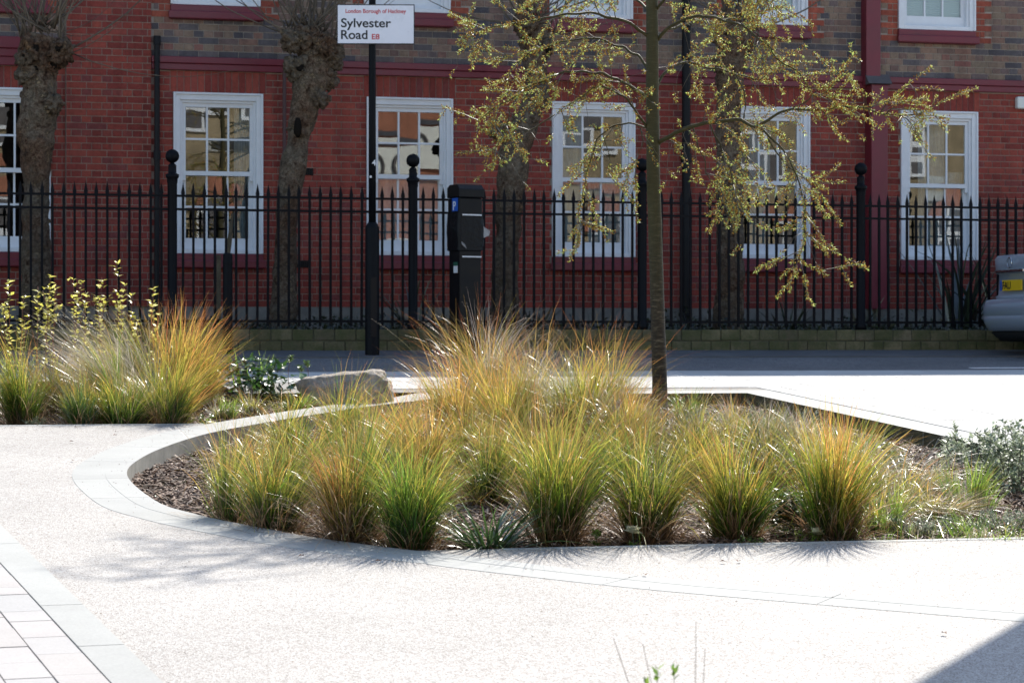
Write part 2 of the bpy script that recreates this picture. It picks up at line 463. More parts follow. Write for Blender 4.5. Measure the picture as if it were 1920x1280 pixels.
def leafy(name, stops, key='v', shift=0.5, trans=0.45, gloss=0.06, grough=0.3, spread=(0.55, 1.65)):
    """thin leaf: diffuse + light through the blade + a little sheen; colour runs along the blade"""
    n = NT(name)
    f = n.attr(key)
    if shift:
        f = n.math('ADD', f, n.math('MULTIPLY', n.math('SUBTRACT', n.attr('rnd'), 0.5), shift))
    c = n.ramp(f, stops)
    c = n.mix(1.0, c, n.ramp(n.math('FRACT', n.math('MULTIPLY', n.attr('rnd'), 7.13)), [(0, spread[0]), (0.5, 0.9), (1, spread[1])]), 'MULTIPLY')
    d = n.node('ShaderNodeBsdfDiffuse'); n.link(c, d.inputs[0])
    t = n.node('ShaderNodeBsdfTranslucent'); n.link(c, t.inputs[0])
    m1 = n.node('ShaderNodeMixShader', i_0=trans); n.link(d.outputs[0], m1.inputs[1]); n.link(t.outputs[0], m1.inputs[2])
    g = n.node('ShaderNodeBsdfGlossy'); g.inputs['Roughness'].default_value = grough; g.inputs[0].default_value = (0.9, 0.9, 0.9, 1)
    m2 = n.node('ShaderNodeMixShader', i_0=gloss); n.link(m1.outputs[0], m2.inputs[1]); n.link(g.outputs[0], m2.inputs[2])
    n.link(m2.outputs[0], n.out.inputs[0])
    return n.mat
G1 = (0.030, 0.060, 0.010)
M['grass_gold'] = leafy('golden_grass', [(0, (0.06, 0.036, 0.016)), (0.16, (0.045, 0.080, 0.012)), (0.45, (0.15, 0.21, 0.022)), (0.68, (0.46, 0.44, 0.065)), (0.86, (0.66, 0.43, 0.10)), (1, (0.60, 0.24, 0.07))], trans=0.5)
M['grass_green'] = leafy('green_grass', [(0, (0.06, 0.036, 0.016)), (0.12, (0.024, 0.055, 0.008)), (0.46, (0.06, 0.145, 0.014)), (0.70, (0.21, 0.30, 0.03)), (0.90, (0.52, 0.44, 0.08)), (1, (0.60, 0.34, 0.08))], trans=0.5)
M['grass_orange'] = leafy('orange_grass', [(0, (0.08, 0.045, 0.02)), (0.22, (0.13, 0.11, 0.026)), (0.5, (0.38, 0.30, 0.06)), (0.78, (0.60, 0.38, 0.10)), (1, (0.58, 0.19, 0.07))], trans=0.55)
M['grass_dry'] = leafy('dry_straw', [(0, (0.12, 0.065, 0.034)), (0.5, (0.32, 0.19, 0.095)), (1, (0.52, 0.40, 0.27))], trans=0.4)
M['grass_pink'] = leafy('pale_seed_straw', [(0, (0.14, 0.16, 0.04)), (0.5, (0.42, 0.36, 0.17)), (1, (0.62, 0.52, 0.48))], trans=0.4, gloss=0.16, grough=0.3)
M['grass_deep'] = leafy('deep_green_blade', [(0, (0.014, 0.032, 0.012)), (0.5, (0.045, 0.105, 0.026)), (1, (0.10, 0.19, 0.04))], gloss=0.14)
M['grass_fresh'] = leafy('fresh_green_blade', [(0, (0.07, 0.10, 0.02)), (0.5, (0.19, 0.33, 0.04)), (1, (0.36, 0.44, 0.09))], trans=0.5)
M['flax'] = leafy('flax_leaf', [(0, (0.022, 0.030, 0.020)), (0.6, (0.05, 0.07, 0.038)), (1, (0.09, 0.085, 0.05))], trans=0.2, gloss=0.1)
M['yellow_leaf'] = leafy('lime_yellow_leaf', [(0, (0.56, 0.54, 0.08)), (0.6, (0.72, 0.66, 0.17)), (1, (0.78, 0.74, 0.36))], key='rnd', shift=0, trans=0.5, spread=(0.85, 1.25))
M['red_stem'] = plain('red_brown_stem', (0.16, 0.05, 0.025), 0.6, 0.3, 9, 0.4)
M['glossy_leaf'] = leafy('dark_glossy_leaf', [(0, (0.014, 0.040, 0.012)), (0.6, (0.030, 0.080, 0.020)), (1, (0.07, 0.16, 0.03))], key='rnd', shift=0, trans=0.3, gloss=0.10, grough=0.3)
M['silver_leaf'] = leafy('silver_green_leaf', [(0, (0.12, 0.16, 0.09)), (0.6, (0.27, 0.32, 0.20)), (1, (0.42, 0.46, 0.35))], key='rnd', shift=0, trans=0.4, gloss=0.05, grough=0.4)
M['cover_leaf'] = leafy('low_cover_leaf', [(0, (0.05, 0.10, 0.02)), (0.6, (0.13, 0.22, 0.04)), (1, (0.24, 0.34, 0.08))], key='rnd', shift=0, trans=0.4)
M['grass_fresh_leaf'] = leafy('fresh_leaf', [(0, (0.12, 0.22, 0.03)), (1, (0.24, 0.36, 0.07))], key='rnd', shift=0, trans=0.45)
M['shade_leaf'] = leafy('shade_leaf', [(0, (0.016, 0.026, 0.012)), (0.6, (0.035, 0.055, 0.022)), (1, (0.08, 0.075, 0.035))], key='rnd', shift=0, trans=0.3)
M['buck_leaf'] = leafy('buckthorn_leaf', [(0, (0.34, 0.45, 0.08)), (0.5, (0.50, 0.60, 0.14)), (1, (0.68, 0.74, 0.30))], key='rnd', shift=0, trans=0.55, gloss=0.05, spread=(0.8, 1.35))
M['bud'] = leafy('rusty_bud', [(0, (0.32, 0.13, 0.025)), (0.5, (0.54, 0.29, 0.05)), (1, (0.66, 0.52, 0.12))], key='rnd', shift=0, trans=0.4, gloss=0.03, spread=(0.75, 1.35))
M['twig'] = plain('grey_twig', (0.11, 0.095, 0.07), 0.5, 0.4, 10, 0.5)
M['petal'] = leafy('cream_petal', [(0, (0.70, 0.68, 0.42)), (1, (0.80, 0.78, 0.62))], key='rnd', shift=0, trans=0.4)

n = NT('window_glass')      # old, slightly wavy panes
fr = n.node('ShaderNodeFresnel', i_IOR=1.75)
bmp = n.bump(n.noise(1.6, 2, 0.5), 0.006, 0.05)
gl = n.node('ShaderNodeBsdfGlossy'); gl.inputs['Roughness'].default_value = 0.0; gl.inputs[0].default_value = (1, 1, 1, 1)
n.link(bmp, gl.inputs['Normal'])
tr = n.node('ShaderNodeBsdfTransparent'); tr.inputs[0].default_value = (0.86, 0.90, 0.90, 1)
fac = n.math('ADD', n.math('MULTIPLY', fr.outputs[0], 1.15), 0.0)
mx = n.node('ShaderNodeMixShader'); n.link(fac, mx.inputs[0]); n.link(tr.outputs[0], mx.inputs[1]); n.link(gl.outputs[0], mx.inputs[2])
n.link(mx.outputs[0], n.out.inputs[0])
M['glass'] = n.mat
n = NT('dark_glass'); n.pbr((0.015, 0.018, 0.02), 0.05, 0.6); M['dark_glass'] = n.mat
n = NT('car_paint'); n.pbr((0.42, 0.49, 0.58), 0.30, 0.5, 0.45, None, 0.8); M['car'] = n.mat
M['rubber'] = plain('black_rubber', (0.012, 0.012, 0.012), 0.8, 0.2, 10, 0.2)
n = NT('chrome'); n.pbr((0.6, 0.6, 0.6), 0.15, 0.5, 1.0); M['chrome'] = n.mat
n = NT('red_lens'); n.pbr((0.30, 0.008, 0.010), 0.1, 0.6, 0, None, 0.5); M['red_lens'] = n.mat
M['plate_yellow'] = plain('plate_yellow', (0.72, 0.46, 0.015), 0.4, 0.05, 5, 0.4)
# ================================================================== GROUND, PLAZA, ROAD
def catmull(pts, per=8):
    out = []
    P = [pts[0]] + pts + [pts[-1]]
    for i in range(1, len(P) - 2):
        p0, p1, p2, p3 = P[i - 1:i + 3]
        for k in range(per):
            t = k / per
            out.append(0.5 * ((2 * p1) + (p2 - p0) * t + (2 * p0 - 5 * p1 + 4 * p2 - p3) * t * t + (3 * p1 - p0 - 3 * p2 + p3) * t ** 3))
    out.append(P[-2])
    return out
def resample(pts, step):
    L = [0.0]
    for a, b in zip(pts, pts[1:]): L.append(L[-1] + (b - a).length)
    n = max(2, int(round(L[-1] / step)))
    out = []; j = 0
    for k in range(n + 1):
        s = L[-1] * k / n
        while j < len(L) - 2 and L[j + 1] < s: j += 1
        f = (s - L[j]) / max(1e-9, L[j + 1] - L[j])
        out.append(pts[j].lerp(pts[j + 1], f))
    return out
FRONT_W, BACK_W, RIGHT_U = 10.94, 19.84, 7.25
arc_px = [(930, 738), (870, 742), (800, 749), (700, 761), (590, 777), (470, 797), (380, 815), (300, 841), (252, 866), (236, 886),
          (250, 910), (300, 945), (360, 963), (425, 978), (581, 1007), (680, 1021), (777, 1033), (860, 1041), (960, 1054), (1235, 1084), (1485, 1106), (1910, 1141), (2300, 1168)]
arc = [gp(*p).to_2d() for p in arc_px]
arc = resample(catmull(arc, 10), 0.15)
def normals2(pts):
    out = []
    for i in range(len(pts)):
        t = (pts[min(i + 1, len(pts) - 1)] - pts[max(i - 1, 0)]).normalized()
        out.append(Vector((t.y, -t.x)))          # right-hand side of travel = outside of the bed
    return out
arc_n = normals2(arc)
iw = min(range(len(arc)), key=lambda i: arc[i].x)                     # leftmost point of the arc
if arc_n[iw].x > 0: arc_n = [-q for q in arc_n]
KW = 0.30
arc_out = [p + q * KW for p, q in zip(arc, arc_n)]
i_end = max(i for i in range(len(arc)) if arc[i].y >= FRONT_W and i > iw)
bed_main = [tuple(p) for p in arc[:i_end + 1]] + [(arc[i_end].x + 0.12, FRONT_W), (RIGHT_U, FRONT_W), (RIGHT_U, BACK_W), (arc[0].x + 0.25, BACK_W)]
# bed on the left: its right end follows the outside of the arc
i_l = min(range(iw), key=lambda i: abs(arc_out[i].y - 17.45))
i_r = min(range(iw), key=lambda i: abs(arc_out[i].x - 4.05))
bed_left = [(-4.5, 17.45)] + [tuple(p) for p in reversed(arc_out[i_r:i_l + 1])] + [(4.55, 20.25), (3.3, 21.7), (-4.5, 21.7)]
bed_near = [(1.2, 3.2), (4.2, 3.2), (4.2, 5.9), (1.2, 5.9)]             # bed just below the picture's lower edge
ROAD_W0, ROAD_W1, WALL_W = 22.62, 24.75, 25.82

zg = lambda u, w: gz(w)
o = sheet('ground', [(-160, -160), (160, -160), (160, 160), (-160, 160)], [], lambda u, w: gz(w) - 0.6 if w < 40 else gz(40) - 0.6, M['soil'], inner=[(u, 40) for u in range(-160, 161, 40)])
sheet('plaza', [(-40, -9.1), (45, -9.1), (45, ROAD_W0), (-40, ROAD_W0)], [bed_main, bed_left, bed_near], zg, M['gravel'])
sheet('road', [(-60, ROAD_W0), (70, ROAD_W0), (70, ROAD_W1), (-60, ROAD_W1)], [], zg, M['asphalt'])
o = MB().prism([(-60, ROAD_W1), (70, ROAD_W1), (70, WALL_W + 0.1), (-60, WALL_W + 0.1)], lambda u, w: gz(w) - 0.3, lambda u, w: gz(w) + 0.015).build('footway', M['footway'])
o['kind'] = 'structure'
# white parking line at the right end of the road
o = MB().prism([(10.75, 22.95), (16, 22.95), (16, 23.03), (10.75, 23.03)], lambda u, w: gz(w) + 0.001, lambda u, w: gz(w) + 0.005).build('road_marking', M['tape'])
o['kind'] = 'structure'

def bed_soil(name, poly, depth, mound, front=False):
    us = [p[0] for p in poly]; ws = [p[1] for p in poly]
    pts = []
    st = 0.14
    u = min(us)
    while u < max(us):
        w = min(ws)
        while w < max(ws):
            p = (u + random.uniform(-.05, .05), w + random.uniform(-.05, .05))
            if in_poly(p, poly): pts.append(p)
            w += st
        u += st
    def zf(u, w): return gz(w) - (depth if not front else 0.035 + (depth - 0.035) * min(1, max(0, (w - 11.3) / 2.2))) + mound * (0.4 if front and w < 11.4 else 1) * (noise.noise((u * 1.3, w * 1.3, 0)) + 0.5 * noise.noise((u * 5, w * 5, 3)))
    sheet(name, poly, [], zf, M['soil'], inner=pts)
    return zf
soil_main = bed_soil('planting_bed', bed_main, 0.105, 0.025, True)
soil_left = bed_soil('planting_bed', bed_left, 0.07, 0.03)
soil_near = bed_soil('planting_bed', bed_near, 0.05, 0.02)
for o in bpy.data.objects:
    if o.name.startswith('planting_bed'): o['kind'] = 'structure'

# ---- kerb: units about 0.9 m long along the arc
kerb = thing('curved_kerb', (1.3, 14.5, gz(14.5)), 'pale concrete kerb band curving round the rounded end of the large grass bed', 'kerb')
npc = 6
for i in range(0, len(arc) - 1, npc):
    j = min(i + npc, len(arc) - 1)
    ii = list(range(i, j + 1))
    inn = [arc[k] - arc_n[k] * 0.006 for k in ii]; mid = [arc[k] + arc_n[k] * 0.115 for k in ii]; out = [arc_out[k] for k in ii]
    if j < len(arc) - 1:                       # open joint of 5 mm
        for L in (inn, mid, out): L[-1] = L[-1] + (L[-2] - L[-1]).normalized() * 0.005
    mb = MB()
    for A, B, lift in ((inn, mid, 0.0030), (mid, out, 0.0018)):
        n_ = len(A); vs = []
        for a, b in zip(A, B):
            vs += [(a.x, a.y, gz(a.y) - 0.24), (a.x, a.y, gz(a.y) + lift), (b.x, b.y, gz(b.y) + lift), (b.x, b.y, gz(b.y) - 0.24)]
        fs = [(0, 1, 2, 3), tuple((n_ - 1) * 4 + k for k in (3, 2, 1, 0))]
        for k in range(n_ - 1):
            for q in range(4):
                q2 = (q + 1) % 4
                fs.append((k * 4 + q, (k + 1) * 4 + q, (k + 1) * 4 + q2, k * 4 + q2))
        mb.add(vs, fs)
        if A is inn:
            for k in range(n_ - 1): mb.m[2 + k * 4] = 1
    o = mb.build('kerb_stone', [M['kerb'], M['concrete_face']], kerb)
    o['rnd'] = random.random()
# ---- straight edges of the large bed
def edge_line(root, p, q, wid, piece, lift, mat, out, face=None):
    p, q = Vector(p), Vector(q); L = (q - p).length; t = (q - p) / L; nrm = Vector(out)
    n_ = max(1, round(L / piece))
    for k in range(n_):
        a = p + t * (L * k / n_ + 0.003); b = p + t * (L * (k + 1) / n_ - 0.003)
        poly = [a - nrm * 0.006, b - nrm * 0.006, b + nrm * wid, a + nrm * wid]
        if (poly[1] - poly[0]).cross(poly[2] - poly[1]) < 0: poly.reverse()
        o = MB().prism([tuple(c) for c in poly], lambda u, w: gz(w) - 0.24, lambda u, w: gz(w) + lift)
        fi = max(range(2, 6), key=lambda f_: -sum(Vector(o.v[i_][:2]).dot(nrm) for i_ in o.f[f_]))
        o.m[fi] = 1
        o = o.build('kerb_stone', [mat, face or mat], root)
        o['rnd'] = random.random()
ed = thing('bed_edging', (4.5, FRONT_W, gz(FRONT_W)), 'thin pale edging along the straight front of the large grass bed', 'edging')
edge_line(ed, (arc[i_end].x + 0.42, FRONT_W), (RIGHT_U, FRONT_W), 0.05, 1.2, 0.002, M['concrete'], (0, -1))
sk = thing('straight_kerb', (RIGHT_U, 16, gz(16)), 'pale square kerb round the far corner of the large grass bed, beside the paving slabs', 'kerb')
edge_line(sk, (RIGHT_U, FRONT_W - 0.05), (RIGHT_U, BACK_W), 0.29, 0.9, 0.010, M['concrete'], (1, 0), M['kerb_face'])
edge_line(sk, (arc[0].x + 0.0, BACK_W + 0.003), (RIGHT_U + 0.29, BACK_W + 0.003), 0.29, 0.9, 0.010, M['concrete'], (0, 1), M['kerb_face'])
lk = thing('left_bed_edging', (0, 17.45, gz(17.45)), 'thin pale edging along the front of the left-hand grass bed', 'edging')
edge_line(lk, (-4.5, 17.45), (arc_out[i_l].x - 0.02, 17.45), 0.05, 1.2, 0.002, M['concrete'], (0, -1))

# ---- paving slabs between the bed and the road
paving = MB().prism([(3.0, 20.16), (RIGHT_U + 0.31, 20.16), (RIGHT_U + 0.31, 12.45), (13.7, 12.45), (13.7, ROAD_W0 - 0.01), (3.0, ROAD_W0 - 0.01)], lambda u, w: gz(w) - 0.2 if w > 21.8 and False else gz(w) + 0.001, lambda u, w: gz(w) + 0.004).build('pavement', M['joint'])
paving['kind'] = 'structure'
slab_me = {}
w = ROAD_W0 - 0.02; row = 0
while w > 12.9:
    dep = 0.42; ww = 0.63
    u = 3.05 + (0.3 if row % 2 else 0.0) - 0.6
    while u < 13.35:
        a, b = u + 0.004, u + ww - 0.004
        lim0 = 3.3 + max(0, (21.7 - w) * 0.87) if w > 20.55 else RIGHT_U + 0.32
        a2 = max(a, lim0)
        if b - a2 > 0.12:
            poly = [(a2, w - dep + 0.004), (b, w - dep + 0.004), (b, w - 0.004), (a2, w - 0.004)]
            if not (w - dep < 20.16 and b < RIGHT_U + 0.6 and a2 < RIGHT_U + 0.31):
                dz = random.uniform(0, 0.0025)
                o = MB().prism(poly, lambda u, w: gz(w) - 0.02, lambda u, w: gz(w) + 0.0085 + dz).build('paving_slab', M['slab'], paving)
                o['rnd'] = random.random()
        u += ww
    w -= dep; row += 1

# ---- block paving at the lower left: an edging of long stones, then rows of blocks
A0, B0 = gp(0, 985).to_2d(), gp(303, 1280).to_2d()
tdir = (B0 - A0).normalized(); ndir = Vector((tdir.y, -tdir.x))
if ndir.x > 0: ndir = -ndir
A0 = A0 - tdir * 4.0
path = MB().prism([tuple(A0), tuple(A0 + ndir * 3.0), tuple(A0 + ndir * 3.0 + tdir * 11), tuple(A0 + tdir * 11)], lambda u, w: gz(w) + 0.001, lambda u, w: gz(w) + 0.004).build('path', M['joint'])
path['kind'] = 'structure'
def row_of(off, wid, lo, hi, mat, name, s0=0.0, smax=11.0):
    s = s0
    while s < smax:
        L = random.uniform(lo, hi)
        p = A0 + tdir * s + ndir * (off + 0.003)
        q = A0 + tdir * (s + L - 0.006) + ndir * (off + 0.003)
        poly = [p, q, q + ndir * (wid - 0.006), p + ndir * (wid - 0.006)]
        if (poly[1] - poly[0]).cross(poly[2] - poly[1]) < 0: poly.reverse()
        dz = random.uniform(0, 0.003)
        c = (p + q) / 2
        # build only blocks the photograph shows, plus a margin
        rel = Vector((c.x, c.y)); d = rel.x * SN + rel.y * CS; xx = (rel.x * CS - rel.y * SN) / max(d, 0.1) * FPX + 960
        if xx > -500 and 5.5 < rel.y < 16.5:
            o = MB().prism([tuple(k) for k in poly], lambda u, w: gz(w) - 0.05, lambda u, w: gz(w) + 0.010 + dz).build(name, mat, path)
            o['rnd'] = random.random()
        s += L
row_of(0.0, 0.165, 0.88, 0.9, M['kerb'], 'kerb_stone', 0.25)
for k in range(7):
    row_of(0.165 + 0.16 * k, 0.16, 0.18, 0.42, M['paver_pink'], 'paving_block', random.random() * 0.2)
edge_line(thing('near_bed_edging', (2.5, 5.9, gz(5.9)), 'thin pale edging of the bed just below the lower edge of the picture', 'edging'), (1.2, 5.9), (4.2, 5.9), 0.05, 1.0, 0.002, M['concrete'], (0, 1))

# ================================================================== BRICK BUILDING
FW = 28.2                                       # facade plane
EAVE = EYE + 5.42
bld = thing('brick_building', (7, FW, 1.4), 'long red brick building with white sash windows and maroon trim behind the railings', 'building')
WU = [1.09, 3.465, 5.675, 7.88, 10.075, 12.265, 14.47]     # left edges of the windows
WWID, WZ0, WZ1, UZ0, UZ1 = 1.012, 2.53, 4.34, 5.325, 6.72
U0, U1 = -3.0, 18.0
Z_PL, Z_ST0, Z_ST1 = 1.93, 4.585, 4.735
PIER = (2.27, 3.215)
openings = []
for u in WU:
    openings.append((u, u + WWID, WZ0 - 0.17, WZ1)); openings.append((u - 0.03, u - 0.03 + WWID, UZ0 - 0.15, UZ1))
# backing of mortar with the openings left open
us = sorted({U0, U1} | {a for o_ in openings for a in o_[:2]})
zs = sorted({1.2, EAVE, Z_ST0} | {a for o_ in openings for a in o_[2:]})
mb = MB()
for a, b in zip(us, us[1:]):
    for z0, z1 in zip(zs, zs[1:]):
        cu, cz = (a + b) / 2, (z0 + z1) / 2
        if any(o_[0] < cu < o_[1] and o_[2] < cz < o_[3] for o_ in openings): continue
        mb.box(a, b, FW + 0.008, FW + 0.25, z0, z1, 1 if cz > Z_ST0 else 0)
mb.box(PIER[0] + .005, PIER[1] - .005, FW - 0.052, FW + 0.008, 1.93, EAVE)
wall = mb.build('wall', [M['mortar'], M['mortar_pale']], bld)
# bricks in English bond: a row of stretchers, a row of headers
COURSE, JT = 0.0755, 0.0095
bricks = []      # (u0,u1,z0,z1,y,type)
def subtract(segs, a, b):
    out = []
    for s0, s1 in segs:
        if b <= s0 or a >= s1: out.append((s0, s1)); continue
        if a > s0: out.append((s0, a))
        if b < s1: out.append((b, s1))
    return out
def lay(ua, ub, za, zb, y, pick, blocks):
    k = 0; z = za
    while z < zb - 0.02:
        z1 = min(z + COURSE, zb)
        hdr = k % 2 == 1
        L = 0.1125 if hdr else 0.225
        segs = [(ua, ub)]
        for (a, b, c, d) in blocks:
            if c < (z + z1) / 2 < d: segs = subtract(segs, a, b)
        u = ua - (0.056 if hdr else 0.0) - L
        while u < ub:
            for s0, s1 in segs:
                a, b = max(u, s0), min(u + L, s1)
                if b - a > 0.03:
                    bricks.append((a + JT / 2, b - JT / 2, z + JT / 2, z1 - JT / 2, y, pick(hdr, a, b, z)))
            u += L
        z = z1; k += 1
arches = [(u - 0.035, u + WWID + 0.035, WZ1, WZ1 + 0.245) for u in WU]
quoins = []
for u in WU:
    for s in (0, 1):
        k = 0; z = UZ0 - 0.15
        while z < EAVE:
            wq = 0.225 if k % 2 == 0 else 0.135
            e = u - 0.03 + (WWID if s else 0)
            quoins.append((e if s else e - wq, e + wq if s else e, z, z + COURSE, wq)); z += COURSE; k += 1
blk_low = openings + arches
blk_up = openings + [q[:4] for q in quoins]
pierblk = [(PIER[0], PIER[1], 0, 20)]
lay(U0, U1, Z_PL, Z_ST0, FW, lambda h, a, b, z: 'red', blk_low + pierblk)
lay(U0, U1, Z_ST1, EAVE, FW, lambda h, a, b, z: ('brown' if random.random() < .8 else 'dark') if h else ('dark' if random.random() < .68 else 'brown'), blk_up + pierblk)
lay(PIER[0], PIER[1], Z_PL, EAVE, FW - 0.06, lambda h, a, b, z: 'red', [])
for q in quoins:
    for a, b in subtract([q[:2]], *PIER):
        z0 = q[2]
        if not any(o_[0] < (a + b) / 2 < o_[1] and o_[2] < z0 + .03 < o_[3] for o_ in openings) and z0 > Z_ST1 and b - a > 0.04:
            if q[4] < 0.2 and b - a > 0.12:
                bricks.append((a + JT / 2, (a + b) / 2 - JT / 2, z0 + JT / 2, z0 + COURSE - JT / 2, FW, 'orange'))
                bricks.append(((a + b) / 2 + JT / 2, b - JT / 2, z0 + JT / 2, z0 + COURSE - JT / 2, FW, 'orange'))
            else: bricks.append((a + JT / 2, b - JT / 2, z0 + JT / 2, z0 + COURSE - JT / 2, FW, 'orange'))
for a, b, c, d in arches:                              # flat arches of bricks on end
    n_ = 14
    for k in range(n_):
        x0 = a + (b - a) * k / n_; x1 = a + (b - a) * (k + 1) / n_
        if not (PIER[0] < x1 and x0 < PIER[1]): bricks.append((x0 + 0.004, x1 - 0.004, c + 0.006, d - 0.006, FW, 'red'))
BM = {'red': M['brick_red'], 'brown': M['brick_brown'], 'dark': M['brick_dark'], 'orange': M['brick_orange']}
BK = list(BM)
def bpix(u, w, z):
    d = u * SN + w * CS
    return 960 + FPX * (u * CS - w * SN) / d, 640 - FPX * (z - EYE) / d
def single(b):          # the nearest bricks in plain view: those of the projecting pier
    x, y = bpix((b[0] + b[1]) / 2, b[4], (b[2] + b[3]) / 2)
    return b[4] < FW - 0.01 and 110 < x < 284 and 2 < y < 500
cnt = 0; rest = {k: MB() for k in BK}; cache = {}
for b in bricks:
    r = random.random()
    dy = random.uniform(-0.0015, 0.0015)
    if cnt < 298 and single(b):
        key = (round(b[1] - b[0], 3), round(b[3] - b[2], 3), b[5])
        if key not in cache:
            cache[key] = MB().box(0, b[1] - b[0], 0, 0.02, 0, b[3] - b[2]).mesh('brick', BM[b[5]])
        o = obj('brick', cache[key], wall)
        o.location = (b[0], b[4] + dy, b[2]); o['rnd'] = r; cnt += 1
    else:
        m_ = rest[b[5]]; x0, x1, z0, z1, y = b[:5]; y += dy
        m_.add([(x0, y, z0), (x1, y, z0), (x1, y, z1), (x0, y, z1), (x0, y + .02, z0), (x1, y + .02, z0), (x1, y + .02, z1), (x0, y + .02, z1)],
               [(0, 1, 2, 3), (0, 4, 5, 1), (1, 5, 6, 2), (2, 6, 7, 3), (3, 7, 4, 0)], 0, r)
allm = MB()
for i, k in enumerate(BK):
    m_ = rest[k]; off = len(allm.v)
    allm.v += m_.v; allm.r += m_.r; allm.f += [tuple(q + off for q in f) for f in m_.f]; allm.m += [i] * len(m_.f)
o = allm.build('brickwork', [BM[k] for k in BK], wall); o['kind'] = 'stuff'
# plinth, string course, cornice, roof, back and ends
MB().box(U0, U1, FW - 0.03, FW + 0.3, 1.2, Z_PL).build('plinth', M['render'], bld)
mb = MB()
for a, b in ((PIER[1] + 0.002, U1),):
    mb.box(a, b, FW - 0.045, FW + 0.02, Z_ST0, Z_ST0 + 0.075); mb.box(a, b, FW - 0.065, FW + 0.02, Z_ST0 + 0.0755, Z_ST1)
mb.box(U0, PIER[0] - .002, FW - 0.05, FW + 0.02, 4.585, 4.68); mb.box(U0, PIER[0] - .002, FW - 0.065, FW + 0.02, 4.6805, 4.77); mb.box(U0, PIER[0] - .002, FW - 0.085, FW + 0.02, 4.7705, 4.90)
mb.build('string_course', M['maroon'], bld, bevel=0.008)
mb = MB().box(U0 - .2, U1 + .2, FW - 0.3, FW + 0.3, EAVE, EAVE + 0.12).box(U0 - .2, U1 + .2, FW - 0.42, FW - 0.30, EAVE - 0.02, EAVE + 0.10)
mb.build('eaves', M['white_paint'], bld)
mb = MB().add([(U0 - .2, FW - 0.38, EAVE + 0.125), (U1 + .2, FW - 0.38, EAVE + 0.125), (U1 + .2, FW + 4.2, EAVE + 2.3), (U0 - .2, FW + 4.2, EAVE + 2.3), (U1 + .2, FW + 8.8, EAVE + 0.125), (U0 - .2, FW + 8.8, EAVE + 0.125)],
              [(0, 1, 2, 3), (3, 2, 4, 5), (0, 3, 5), (1, 4, 2), (0, 5, 4, 1)])
mb.build('roof', M['slate'], bld)
mb = MB().box(U0, U1, FW + 8.2, FW + 8.4, 1.2, EAVE).box(U0, U0 + 0.2, FW + 0.25, FW + 8.2, 1.2, EAVE).box(U1 - 0.2, U1, FW + 0.25, FW + 8.2, 1.2, EAVE)
mb.build('rear_wall', M['mortar'], bld)
mb = MB().box(U0 + .2, U1 - .2, FW + 0.26, FW + 8.2, 4.75, 4.95).box(U0 + .2, U1 - .2, FW + 0.26, FW + 8.2, 1.6, 1.75).box(U0 + .2, U1 - .2, FW + 3.2, FW + 3.3, 1.75, 4.75).box(U0 + .2, U1 - .2, FW + 3.2, FW + 3.3, 4.95, EAVE)
mb.build('interior', M['interior'], bld)

